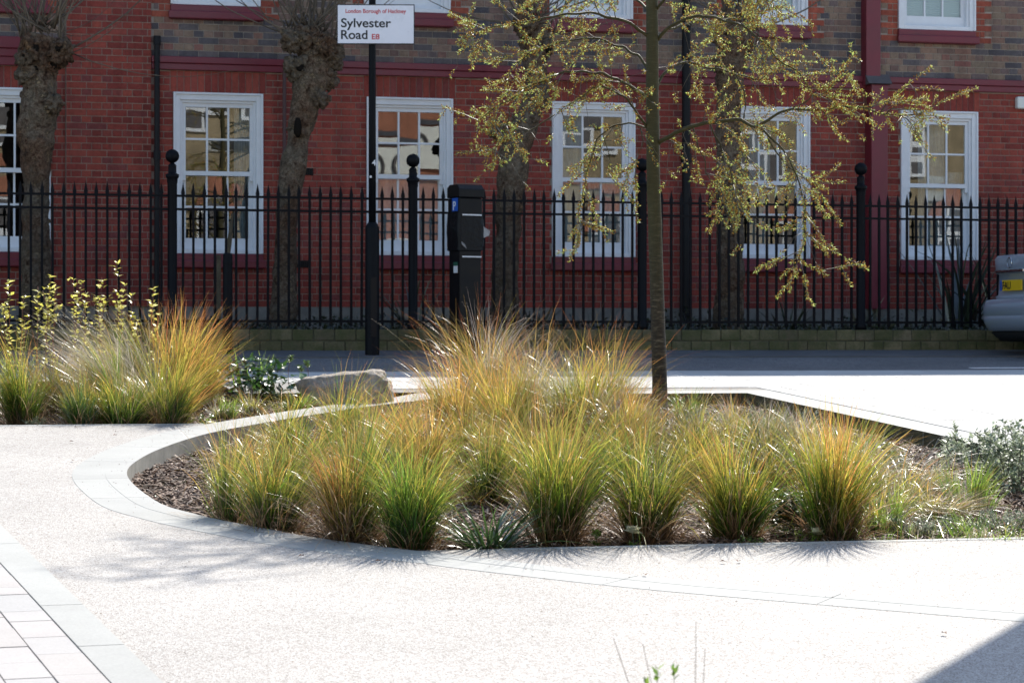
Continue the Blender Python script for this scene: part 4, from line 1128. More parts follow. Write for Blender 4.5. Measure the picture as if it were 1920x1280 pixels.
grass(335, 755, 0.62, 0.48, 900, ['grass_gold', 'grass_gold', 'grass_orange'], 'tall spiky golden grass clump in front of the bollard', (0.18, 0), 0.35, rb=0.12, group=LG, width=0.006, dry=0.05)
grass(480, 765, 0.22, 0.9, 420, ['grass_gold', 'grass_pink'], 'low straggly grass clump in front of the dark glossy shrub', (0, 0), 1.0, group=LG)
grass(420, 770, 0.20, 0.9, 420, ['grass_fresh', 'grass_pink'], 'low fresh green grass clump right of the left-hand clumps', (0, 0), 1.0, group=LG)
grass(560, 758, 0.22, 0.9, 380, ['grass_gold', 'grass_fresh'], 'low green and gold grass clump at the left foot of the boulder', (0, 0), 1.0, group=LG)
grass(130, 765, 0.50, 0.5, 900, ['grass_green', 'grass_gold', 'grass_pink'], 'green and straw grass clump behind the small dark green upright clump', (-0.2, 0), 0.8, group=LG)
grass(185, 785, 0.42, 0.55, 900, ['grass_green', 'grass_gold'], 'bushy green grass clump second from the kerb in the left-hand bed', (-0.15, 0), 0.8, group=LG)
grass(290, 785, 0.48, 0.5, 900, ['grass_green', 'grass_gold', 'grass_pink'], 'green grass clump beside the rust stemmed corner clump', (-0.1, 0), 0.8, group=LG)
grass(378, 752, 0.46, 0.5, 700, ['grass_gold', 'grass_orange'], 'golden grass clump right of the tall spiky clump in front of the bollard', (0.3, 0), 0.7, group=LG)
RG = 'loose low grasses at the right of the large bed'
grass(1660, 960, 0.44, 1.15, 700, ['grass_pink', 'grass_gold'], 'flattened straw coloured grass sprawling right of the front row', (0.55, 0), 0.9, group=RG, low=0.5, dry=0.3)
grass(1700, 915, 0.42, 1.25, 600, ['grass_pink', 'grass_gold'], 'flattened pale grass sprawling towards the silvery shrub', (0.6, 0), 0.8, group=RG, low=0.6, dry=0.3)
grass(1820, 935, 0.24, 0.5, 320, ['grass_fresh'], 'small fresh green tuft below the silvery shrub', (0, 0), 0.5, group=RG, dry=0.1, width=0.006)
grass(1770, 895, 0.18, 0.4, 220, ['grass_fresh', 'grass_gold'], 'tiny upright tuft on bare mulch left of the silvery shrub', (0, 0), 0.4, group=RG, dry=0.1)
grass(1850, 1000, 0.15, 1.0, 380, ['grass_fresh', 'grass_fresh', 'grass_pink'], 'low green tuft at the kerb near the right edge of the picture', (0, 0), 0.8, group=RG, rb=0.2)
grass(1745, 1000, 0.11, 1.0, 300, ['grass_fresh', 'grass_pink'], 'low thin tuft at the kerb right of the tall yellow-gold clump', (0, 0), 0.8, group=RG, rb=0.2)
grass(1500, 830, 0.34, 0.9, 600, ['grass_gold', 'grass_pink', 'grass_fresh'], 'wispy pale grass clump behind the right end of the front row', (0.1, 0), 0.8, group=RG)
grass(1600, 860, 0.34, 0.9, 600, ['grass_gold', 'grass_pink', 'grass_fresh'], 'wispy grass clump in front of the square kerb corner', (0.1, 0), 0.8, group=RG)
grass(1380, 800, 0.34, 0.9, 600, ['grass_gold', 'grass_pink'], 'wispy golden grass clump right of the tree near the back kerb', (0.1, 0), 0.8, group=RG)
grass(1290, 770, 0.26, 0.6, 350, ['grass_fresh', 'grass_gold'], 'small green tuft by the back kerb just right of the tree', (0.0, 0), 0.8, group=RG)

grass(1330, 850, 0.36, 0.8, 700, ['grass_gold', 'grass_pink'], 'pale golden grass clump right of the tree foot, behind the fanned front clump', (0.1, 0), 0.8, group=RG)
grass(1425, 835, 0.36, 0.8, 700, ['grass_gold', 'grass_pink', 'grass_green'], 'loose golden grass clump between the tree and the far kerb corner', (0.05, 0), 0.8, group=RG)
grass(1535, 885, 0.36, 0.8, 700, ['grass_gold', 'grass_pink'], 'straw coloured grass clump right behind the tall yellow-gold clump', (0.2, 0), 0.9, group=RG)
grass(1620, 905, 0.34, 0.9, 700, ['grass_pink', 'grass_gold'], 'pale straw grass clump right of and behind the tall yellow-gold clump', (0.35, 0), 0.9, group=RG)
grass(1655, 985, 0.26, 1.0, 500, ['grass_fresh', 'grass_gold', 'grass_pink'], 'low mixed green and straw tuft at the kerb right of the tall yellow-gold clump', (0.3, 0), 0.9, group=RG)
grass(1560, 830, 0.28, 0.9, 500, ['grass_gold', 'grass_fresh'], 'short wispy tuft along the shaded inner face of the square kerb', (0.1, 0), 0.8, group=RG)
grass(1760, 950, 0.30, 1.2, 600, ['grass_pink', 'grass_gold'], 'flattened straw grass left of the small fresh green tuft', (0.7, 0), 0.6, group=RG, low=0.7, dry=0.3)
grass(1180, 860, 0.44, 0.7, 800, ['grass_gold', 'grass_orange'], 'golden grass clump just left of the young tree foot, middle row', (0.1, 0), 0.9, group=MG)
grass(960, 890, 0.48, 0.6, 800, ['grass_orange', 'grass_gold'], 'orange-gold grass clump in the middle row between the strap leaved plant and the mound', (0, 0), 0.9, group=MG)
# strap leaved plant at the kerb
p = gp(915, 1018); p.z = soil_z(p.x, p.y)
t = thing('strap_leaf_plant', p, 'dark green strap leaved plant at the kerb between the front grass clumps', 'plant')
blade_part('leaf_blades', M['grass_deep'], t, [blades(130, p, 0.09, 0.22, 0.42, 0.5, 1.25, 0.9, 0.013, seg=7)])
# flat mats of fallen straw round the clumps
def straw_mat(name, poly, n, label):
    us = [q[0] for q in poly]; ws = [q[1] for q in poly]; parts = []
    c = (sum(us) / len(us), sum(ws) / len(ws))
    V0 = []
    for _ in range(n):
        while True:
            q = (random.uniform(min(us), max(us)), random.uniform(min(ws), max(ws)))
            if in_poly(q, poly): break
        V0.append((q[0], q[1], soil_z(*q) + 0.012))
    V0 = np.array(V0)
    V, F, v, r = blades(n, (0, 0, 0), 0.0, 0.08, 0.32, 1.15, 1.62, 0.3, 0.0034, seg=4)
    V = V.reshape(n, -1, 3) + V0[:, None, :]
    ob = np_mesh(name, V.reshape(-1, 3), F, M['grass_dry'], {'v': v, 'rnd': r})
    o = obj(name, ob); tag(o, label, 'straw', kind='stuff')
bm_in = [(q[0], q[1]) for q in bed_main]
straw_mat('fallen_straw', [(1.75, 11.6), (2.6, 11.0), (7.2, 11.0), (7.2, 17), (5, 19.6), (2.4, 16.5)], 9000, 'fallen dry straw lying over the large grass bed')
straw_mat('fallen_straw', [(-0.5, 17.5), (1.9, 17.5), (3.9, 19.6), (3.0, 21), (-0.5, 21)], 2600, 'fallen dry straw lying over the left-hand bed')

# ---- bark mulch
def mulch(poly, n, zf, label):
    us = [q[0] for q in poly]; ws = [q[1] for q in poly]
    c = []
    while len(c) < n:
        q = (random.uniform(min(us), max(us)), random.uniform(min(ws), max(ws)))
        if in_poly(q, poly): c.append((q[0], q[1], zf(*q)))
    c = np.array(c); c[:, 2] += rng.uniform(0.0, 0.022, n)
    L = rng.uniform(0.012, 0.045, n); Wd = rng.uniform(0.006, 0.014, n); T = rng.uniform(0.002, 0.006, n)
    a = rng.uniform(0, 6.28, n); el = rng.normal(0, 0.35, n)
    D = np.stack([np.cos(a) * np.cos(el), np.sin(a) * np.cos(el), np.sin(el)], 1)
    up = np.stack([rng.normal(0, .4, n), rng.normal(0, .4, n), np.ones(n)], 1)
    S = np.cross(D, up); S /= np.linalg.norm(S, axis=1, keepdims=True); U = np.cross(S, D)
    def q(x, y, z): return c + D * (L * x)[:, None] + S * (Wd * y)[:, None] + U * (T * z)[:, None]
    V = np.stack([q(-1, -.4, 0), q(1, -.6, 0), q(.9, .5, 0), q(-.8, .7, 0), q(-.9, -.3, 1), q(.8, -.5, 1), q(.9, .4, 1), q(-.7, .5, 1)], 1).reshape(-1, 3)
    i = np.arange(n)[:, None] * 8
    F = np.concatenate([i + np.array([k]) for k in ((4, 5, 6, 7), (0, 1, 5, 4), (1, 2, 6, 5), (2, 3, 7, 6), (3, 0, 4, 7))], 0)
    me = np_mesh('bark_mulch', V, F, M['chip'], {'rnd': np.repeat(rng.uniform(0, 1, n), 8)})
    tag(obj('bark_mulch', me), label, 'mulch', kind='stuff')
mulch([tuple(q) for q in bed_main], 42000, soil_main, 'brown bark mulch covering the large grass bed')
mulch([(-0.4, 17.5), (2.2, 17.5), (4.4, 20.2), (3.2, 21.6), (-0.4, 21.6)], 9000, soil_left, 'brown bark mulch covering the left-hand bed')

# ---- grit and plant debris blown along the kerbs
gpts = []
for _ in range(260):
    k = random.randrange(len(arc) - 1); q = arc[k].lerp(arc[k + 1], random.random()) + arc_n[k] * (abs(random.gauss(0, .3)) + .01); gpts.append((q.x, q.y, gz(q.y) + .004))
for _ in range(700):
    q = (random.uniform(2.6, 6.5), FRONT_W - .02 - abs(random.gauss(0, .2))); gpts.append((q[0], q[1], gz(q[1]) + .003))
for _ in range(500):
    q = (random.uniform(-.5, 2.2), 17.4 - abs(random.gauss(0, .3))); gpts.append((q[0], q[1], gz(q[1]) + .003))
for _ in range(700):
    q = (random.uniform(0, 7), random.uniform(7.5, 16)); 
    if not in_poly(q, bed_main): gpts.append((q[0], q[1], gz(q[1]) + .003))
for _ in range(500):
    q = (random.uniform(1, 13), WALL_W - .01 - abs(random.gauss(0, .06))); gpts.append((q[0], q[1], gz(q[1]) + .02))
G = np.array(gpts); n_ = len(G); aa = rng.uniform(0, 6.28, n_); sz = rng.uniform(.0015, .006, n_)
Dx = np.stack([np.cos(aa), np.sin(aa), np.zeros(n_)], 1) * sz[:, None]; Dy = np.stack([-np.sin(aa), np.cos(aa), np.zeros(n_)], 1) * (sz * rng.uniform(.25, .8, n_))[:, None]; Up = np.stack([0 * sz, 0 * sz, sz * .5], 1)
V = np.stack([G - Dx, G - Dy, G + Dx, G + Dy, G + Up], 1).reshape(-1, 3); ii = np.arange(n_)[:, None] * 5
F = np.concatenate([ii + np.array([k]) for k in ((0, 1, 4), (1, 2, 4), (2, 3, 4), (3, 0, 4))], 0)
tag(obj('grit', np_mesh('grit', V, F, M['chip'], {'rnd': np.repeat(rng.uniform(0, 1, n_), 5)})), 'fine grit and plant crumbs scattered on the paving along the kerbs', 'grit', kind='stuff')

# ================================================================== OTHER PLANTS
def shoots_shrub(name, label, base_pts, tops, leafL, leafW, gap, per, mat, stem_mat, group=None, jitter=0.01, rad=0.0025, up=0.5, whorl=None, cat='shrub', skip=0.0):
    t = thing(name, base_pts[0], label, cat, group)
    st = MB(); P, D = [], []
    for b, q in zip(base_pts, tops):
        b, q = Vector(b), Vector(q); L = (q - b).length; n_ = max(3, int(L / gap))
        mid = b.lerp(q, 0.5) + Vector((random.gauss(0, .03), random.gauss(0, .03), 0))
        pts = [(b * (1 - s) ** 2 + mid * 2 * s * (1 - s) + q * s * s) for s in [k / 8 for k in range(9)]]
        st.tube(pts, [rad * (1.3 - 0.8 * k / 8) for k in range(9)], 5)
        for k in range(n_):
            s = 0.25 + 0.75 * (k + 1) / n_ if whorl is None else whorl + (1 - whorl) * (k + 1) / n_
            c = b * (1 - s) ** 2 + mid * 2 * s * (1 - s) + q * s * s
            a0 = random.uniform(0, 6.28)
            if skip and random.random() < skip: continue
            for j in range(per if not skip else random.choice((2, 3, 4, 5))):
                a = a0 + 6.28 * j / per + random.gauss(0, .25)
                d = Vector((math.cos(a), math.sin(a), up + random.gauss(0, .25)))
                P.append(c + Vector((random.gauss(0, jitter), random.gauss(0, jitter), random.gauss(0, jitter)))); D.append(d)
    n_ = len(P)
    so = st.build('stems', stem_mat, t, smooth=True); so['kind'] = 'stuff'
    leaf_part('leaves', mat, t, [leaves(np.array(P), np.array(D), np.tile([0, 0, 1.0], (n_, 1)) + rng.normal(0, .25, (n_, 3)), rng.uniform(leafL * .65, leafL * 1.2, n_), rng.uniform(leafW * .7, leafW * 1.15, n_), 0.2, 0.08)])
    return t
# young shrubs with lime yellow leaves on red-brown stems
YG = 'shrubs with lime yellow leaves'
def yellow_shrub(label, w, stems):
    bases, tops = [], []
    for bx, tx, ty in stems:
        r_ = ray(bx, 640)
        b = Vector((r_.x / r_.y * w, w, gz(w) - 0.05)); q = wp(tx, ty, w + random.uniform(-.15, .15))
        bases.append(b); tops.append(q)
        for _ in range(random.choice((0, 1, 1))):               # side twigs
            c = b.lerp(q, random.uniform(0.45, 0.7))
            bases.append(c); tops.append(c.lerp(q, random.uniform(.4, .7)) + Vector((random.choice((-1, 1)) * random.uniform(.03, .07), random.uniform(-.05, .05), 0)))
    shoots_shrub('yellow_leaf_shrub', label, bases, tops, 0.050, 0.027, 0.060, 4, M['yellow_leaf'], M['red_stem'], YG, 0.008, 0.0036, 0.5, whorl=0.30, skip=0.18)
yellow_shrub('sparse yellow leaved shrub with red stems at the left edge of the picture', 19.2, [(12, 16, 531), (20, 6, 570), (40, 44, 560), (62, 71, 537)])
yellow_shrub('dense yellow leaved shrub with clustered leaves in the middle of the left-hand bed', 19.3, [(85, 94, 521), (98, 105, 532), (110, 80, 545), (135, 138, 526), (142, 152, 531), (150, 160, 545)])
yellow_shrub('tallest yellow leaved shrub rising left of the first railing post', 19.4, [(185, 191, 519), (200, 180, 560), (225, 219, 495), (235, 232, 535), (240, 247, 547), (270, 289, 543), (262, 300, 590)])

# dark glossy evergreen with broad leaves
p = gp(470, 742); p.z = soil_z(p.x, p.y)
t = thing('glossy_shrub', p, 'low dark evergreen shrub with broad glossy leaves left of the boulder', 'shrub')
P, D, L = [], [], []
for _ in range(400):
    x = random.gauss(470, 45); y = random.uniform(668, 742) + abs(x - 475) * 0.25
    q = dp(x, y, p.x * SN + p.y * CS + random.uniform(-.3, .3)); q.z = max(q.z, gz(q.y) + 0.0)
    d = Vector((random.gauss(0, 1), random.gauss(0, 1), random.uniform(-.2, .9))).normalized()
    P.append(q); D.append(d); L.append(random.uniform(.06, .13))
L = np.array(L)
leaf_part('leaves', M['glossy_leaf'], t, [leaves(np.array(P), np.array(D), rng.normal(0, .35, (len(P), 3)) + [0, 0, 1.0], L, L * 0.42, 0.18, 0.12)])
for v_ in ((0.02, 0, 0.2), (-0.15, 0, 0.16), (0.17, 0.05, 0.14)): MB().tube([p, p + Vector(v_)], [0.012, 0.005], 6).build('stem', M['twig'], t)
# spurge-like stems beside it
b0 = [gp(x, 735) for x in (545, 562, 575)]; tp = [dp(x, y, b.x * SN + b.y * CS) for x, y, b in zip((547, 563, 574), (668, 688, 678), b0)]
shoots_shrub('spurge', 'thin brown stemmed plant with small leaf rosettes at the left end of the boulder', b0, tp, 0.035, 0.010, 0.02, 6, M['cover_leaf'], M['red_stem'], None, 0.004, 0.0025, 0.5, whorl=0.8, cat='plant')
# fresh green blades standing up behind the glossy shrub
p = gp(470, 735); p.z = gz(p.y)
t = thing('iris_clump', p, 'bright green sword leaves rising out of the dark glossy shrub', 'plant')
blade_part('leaf_blades', M['grass_fresh'], t, [blades(34, p, 0.16, 0.25, 0.40, 0.05, 0.6, 0.4, 0.016)])
# silvery shrub at the right edge
bs, tp = [], []
for _ in range(170):
    x = 1768 + 245 * random.random() ** 0.75; y = random.uniform(790, 920) if x > 1840 else random.uniform(795, 880)
    if x < 1830 and y > 850: y -= 30
    rr_ = ray(x, y); d = (7.12 - random.uniform(0, .75)) / rr_.x
    q = dp(x, y, d); q.z = max(q.z, gz(q.y) - .06); b = Vector((q.x + random.gauss(0, .05), q.y + random.gauss(0, .05), max(gz(q.y) - 0.12, q.z - random.uniform(.1, .26))))
    bs.append(b); tp.append(q)
shoots_shrub('silver_shrub', 'silvery green leafy shrub at the right edge in front of the paving', bs, tp, 0.048, 0.019, 0.019, 3, M['silver_leaf'], M['twig'], None, 0.008, 0.003, 0.7)
# small greyish and green sub-shrubs
def sub_shrub(name, label, px, py, rad, h, n, mat, leafL, leafW, up=1.0, cat='plant', per=4, group=None):
    p = gp(px, py); p.z = soil_z(p.x, p.y); bs, tp = [], []
    for _ in range(n):
        a = random.uniform(0, 6.28); r_ = rad * math.sqrt(random.random())
        b = p + Vector((math.cos(a) * r_ * .7, math.sin(a) * r_ * .7, 0)); b.z = soil_z(b.x, b.y)
        bs.append(b); tp.append(b + Vector((math.cos(a) * r_ * .5, math.sin(a) * r_ * .5, h * random.uniform(.55, 1.1))))
    shoots_shrub(name, label, bs, tp, leafL, leafW, 0.014, per, mat, M['twig'], group, 0.004, 0.002, up, cat=cat)
SG = 'small grey-green sub-shrubs'
sub_shrub('lavender', 'grey-green needle leaved sub-shrub by the back kerb right of the tree', 1340, 775, 0.24, 0.16, 34, M['silver_leaf'], 0.026, 0.005, 1.2, group=SG)
sub_shrub('lavender', 'grey-green needle leaved sub-shrub near the far corner of the kerb', 1480, 800, 0.28, 0.20, 44, M['silver_leaf'], 0.026, 0.005, 1.2, group=SG)
sub_shrub('lavender', 'low grey needle leaved mat at the front kerb right of the tall yellow-gold clump', 1720, 990, 0.16, 0.09, 44, M['silver_leaf'], 0.022, 0.004, 1.0, group=SG)
sub_shrub('lavender', 'low grey needle leaved mat at the front kerb at the right edge of the picture', 1895, 985, 0.14, 0.10, 40, M['silver_leaf'], 0.022, 0.004, 1.0, group=SG)
sub_shrub('lavender', 'small silvery sub-shrub at the front of the left-hand bed', 62, 786, 0.07, 0.08, 20, M['silver_leaf'], 0.024, 0.006, 1.0, group=SG)
sub_shrub('lavender', 'silvery sub-shrub behind the leftmost grass clump', 25, 735, 0.22, 0.30, 30, M['silver_leaf'], 0.03, 0.007, 1.0, group=SG)
CG = 'small bright green leafy plants'
sub_shrub('low_leafy_plant', 'bright green leafy plant against the inner face of the square kerb', 1670, 850, 0.15, 0.16, 16, M['cover_leaf'], 0.035, 0.026, 0.5, per=3, group=CG)
sub_shrub('low_leafy_plant', 'bright green leafy plant on the mulch near the far kerb corner', 1400, 800, 0.14, 0.10, 14, M['cover_leaf'], 0.03, 0.022, 0.5, per=3, group=CG)
sub_shrub('low_leafy_plant', 'tiny leafy plant at the kerb left of the tall yellow-gold clump', 1410, 1013, 0.05, 0.04, 8, M['cover_leaf'], 0.02, 0.014, 0.5, per=3, group=CG)
sub_shrub('low_leafy_plant', 'leafy plant under the right-hand corner of the left-hand bed', 360, 783, 0.16, 0.09, 16, M['cover_leaf'], 0.03, 0.018, 0.6, per=3, group=CG)
sub_shrub('low_leafy_plant', 'tiny yellow-green leafy plant on the bark mulch by the curved kerb', 312, 945, 0.025, 0.04, 5, M['cover_leaf'], 0.03, 0.02, 0.8, per=3, group=CG)
parts = []; n_ = 2600; P = []
while len(P) < n_:
    q = (random.uniform(4.2, 5.9), random.uniform(10.98, 13.6))
    if noise.noise((q[0] * 1.7, q[1] * 1.7, 2)) > -0.12: P.append((q[0], q[1], soil_z(*q) + random.uniform(.0, .05)))
for _ in range(60):
    q = random.choice(P); parts.append(blades(16, (q[0], q[1], soil_z(q[0], q[1])), 0.05, 0.05, 0.16, 0.1, 1.1, 0.8, 0.005, seg=4))
gcv = leaf_part('bed_ground_cover', M['cover_leaf'], None, [leaves(np.array(P), rng.normal(0, 1, (n_, 3)) + [0, 0, .6], rng.normal(0, .4, (n_, 3)) + [0, 0, 1.0], rng.uniform(.012, .034, n_), rng.uniform(.006, .014, n_))])
tag(gcv, 'low mixed green ground cover at the front right of the large bed', 'ground cover', kind='stuff')
gcb = blade_part('short_tufts', M['grass_fresh'], None, parts); tag(gcb, 'short green grass scattered through the ground cover at the front right', 'grass', kind='stuff')
# dark leafy plant in the gap between the two right clumps
sub_shrub('shade_plant', 'dark leafy plant in the shade between the two rightmost front grass clumps', 1475, 985, 0.16, 0.20, 26, M['glossy_leaf'], 0.045, 0.028, 0.5)
# cream flowers
def flower(px, py, h, label, bud=False):
    p = gp(px, py); p.z = soil_z(p.x, p.y)
    t = thing('cream_flower', p, label, 'flower')
    c = p + Vector((0, 0, h))
    MB().tube([p, p + Vector((.004, 0, h * .5)), c], [.003, .0028, .0025], 6).build('stem', M['cover_leaf'], t)
    P = [p + Vector((0, 0, h * .2))] * 5; D = [(math.cos(a), math.sin(a), 0.9) for a in (0.3, 1.7, 2.9, 4.1, 5.4)]
    leaf_part('leaves', M['cover_leaf'], t, [leaves(np.array([tuple(q) for q in P]), np.array(D), np.tile([0, 0, 1.0], (5, 1)), np.full(5, .05), np.full(5, .026))])
    m_ = 11
    a = np.linspace(0, 6.28 * 1.9, m_)
    el = np.linspace(-0.1, 1.2, m_) if not bud else np.linspace(1.2, 2.2, m_)
    D = np.stack([np.cos(a), np.sin(a), el], 1)
    leaf_part('petals', M['petal'] if not bud else M['cover_leaf'], t, [leaves(np.tile(tuple(c), (m_, 1)), D, np.tile([0, 0, 1.0], (m_, 1)) + rng.normal(0, .2, (m_, 3)), np.full(m_, .05), np.full(m_, .05), 0.25, -0.1)])
flower(1186, 1019, 0.085, 'cream primrose flower at the kerb between two front grass clumps')
flower(1118, 1016, 0.05, 'green unopened flower bud at the kerb left of the cream flower', True)
flower(1532, 1004, 0.045, 'small cream flower at the foot of the tall yellow-gold grass clump')
flower(395, 792, 0.03, 'pale cream flower at the right-hand corner of the left-hand bed')
flower(320, 950, 0.015, 'pale flower head lying on the bark mulch beside the kerb')

# plants in the raised bed behind the railings
def flax(x, w, n, lo, hi, label, t1=0.5, wd=0.045, droop=0.4, az=None):
    p = wp(x, 600, w); p.z = WT - 0.03
    t = thing('flax_plant', p, label, 'plant', 'sword leaved plants behind the railings')
    blade_part('leaf_blades', M['flax'], t, [blades(n, p, 0.12, lo, hi, 0.05, t1, droop, wd, seg=8, tw=0.9)])
flax(1800, 27.2, 30, 0.7, 1.45, 'large sword leaved flax behind the railings beside the silver car', 0.6, 0.05, 0.5)
flax(1862, 27.4, 12, 0.8, 1.5, 'arching flax behind the railings above the boot of the car', 0.8, 0.045, 1.0)
flax(1480, 27.1, 28, 0.25, 0.55, 'small sword leaved plant behind the railings right of the straight plane tree', 0.9, 0.03)
flax(1000, 27.1, 24, 0.2, 0.5, 'small dark sword leaved plant right of the leaning plane tree', 0.9, 0.03)
flax(772, 27.0, 12, 0.5, 0.95, 'few long sword leaves behind the railing post right of the street name sign', 0.7, 0.035, 0.6)
flax(1620, 27.3, 18, 0.25, 0.5, 'small sword leaved plant at the foot of the maroon boxed pipe', 0.9, 0.03)
parts = []
for _ in range(150):
    u = random.uniform(0.5, 14.4); w = random.uniform(26.3, 28.0)
    parts.append(blades(34, (u, w, WT - 0.03), 0.12, 0.08, 0.30, 0.1, 1.2, 0.8, 0.006, seg=4))
o = blade_part('ground_cover', M['flax'], None, parts); tag(o, 'dark low grassy ground cover growing behind the railings', 'ground cover', kind='stuff')
n_ = 5200
P = np.stack([rng.uniform(0.4, 14.5, n_), rng.uniform(26.15, 28.05, n_), np.zeros(n_)], 1)
hh = np.array([max(0.0, noise.noise((p[0] * 0.9, p[1] * 1.3, 7)) + 0.25) for p in P])
P[:, 2] = WT - 0.02 + hh * 0.30 * rng.uniform(0, 1, n_)
o = leaf_part('leafy_ground_cover', M['shade_leaf'], None, [leaves(P, rng.normal(0, 1, (n_, 3)) + [0, 0, .4], rng.normal(0, .5, (n_, 3)) + [0, 0, 1.0], rng.uniform(.03, .08, n_), rng.uniform(.02, .045, n_))])
tag(o, 'dark leafy ground cover growing behind the railings', 'ground cover', kind='stuff')

# plants of the near bed whose tips rise into the picture's lower edge
p = Vector((1.62, 5.6, gz(5.6) - 0.05))
tops = [dp(x, y, 5.85) for x, y in ((1234, 1258), (1264, 1256), (1212, 1284))]
shoots_shrub('foreground_sprig', 'small green leafy sprig at the bottom edge of the picture', [Vector((q.x + random.gauss(0, .02), q.y, gz(q.y) - 0.05)) for q in tops], tops, 0.026, 0.012, 0.2, 2, M['grass_fresh_leaf'], M['twig'], None, 0.001, 0.0015, 1.6, whorl=0.93, cat='plant')
tops = [dp(x, y, 5.7) for x, y in ((1305, 1165), (1205, 1205), (1150, 1195), (1322, 1215))]
b = Vector((tops[0].x - 0.03, tops[0].y, gz(5.5) - 0.05))
t = thing('foreground_wisps', b, 'thin dry stalks rising out of focus at the bottom edge right of centre', 'grass')
m_ = MB()
for q in tops:
    md = b.lerp(q, 0.6) + Vector((0.01, 0, 0.03)); m_.tube([b, md, q], [0.0014, 0.0012, 0.0006], 5)
m_.build('stalks', M['grass_dry'], t)
# ================================================================== YOUNG SEA BUCKTHORN IN THE LARGE BED
TB = gp(1238, 792); TB.z = soil_z(TB.x, TB.y); TD = TB.x * SN + TB.y * CS
tree = thing('buckthorn_tree', TB, 'young slender tree with drooping branches and rusty buds growing in the large grass bed', 'tree')
trunk_px = [(1238, 796, 31), (1237, 720, 28), (1234, 620, 27), (1231, 520, 26), (1228, 420, 26), (1225, 330, 25), (1224, 250, 25), (1223, 150, 24), (1223, 60, 23), (1222, -40, 22), (1226, -160, 20), (1222, -300, 18), (1230, -450, 15), (1226, -620, 11), (1230, -800, 7), (1228, -960, 3)]
tp_ = [dp(x, y, TD) for x, y, _ in trunk_px]; sc_ = FPX / TD
MB().tube(catmull(tp_, 6), np.interp(np.linspace(0, 1, (len(tp_) - 1) * 6 + 1), np.linspace(0, 1, len(tp_)), [w / sc_ / 2 for *_, w in trunk_px]), 16, wob=0.05, wsc=14).build('trunk', M['buck_bark'], tree, smooth=True)
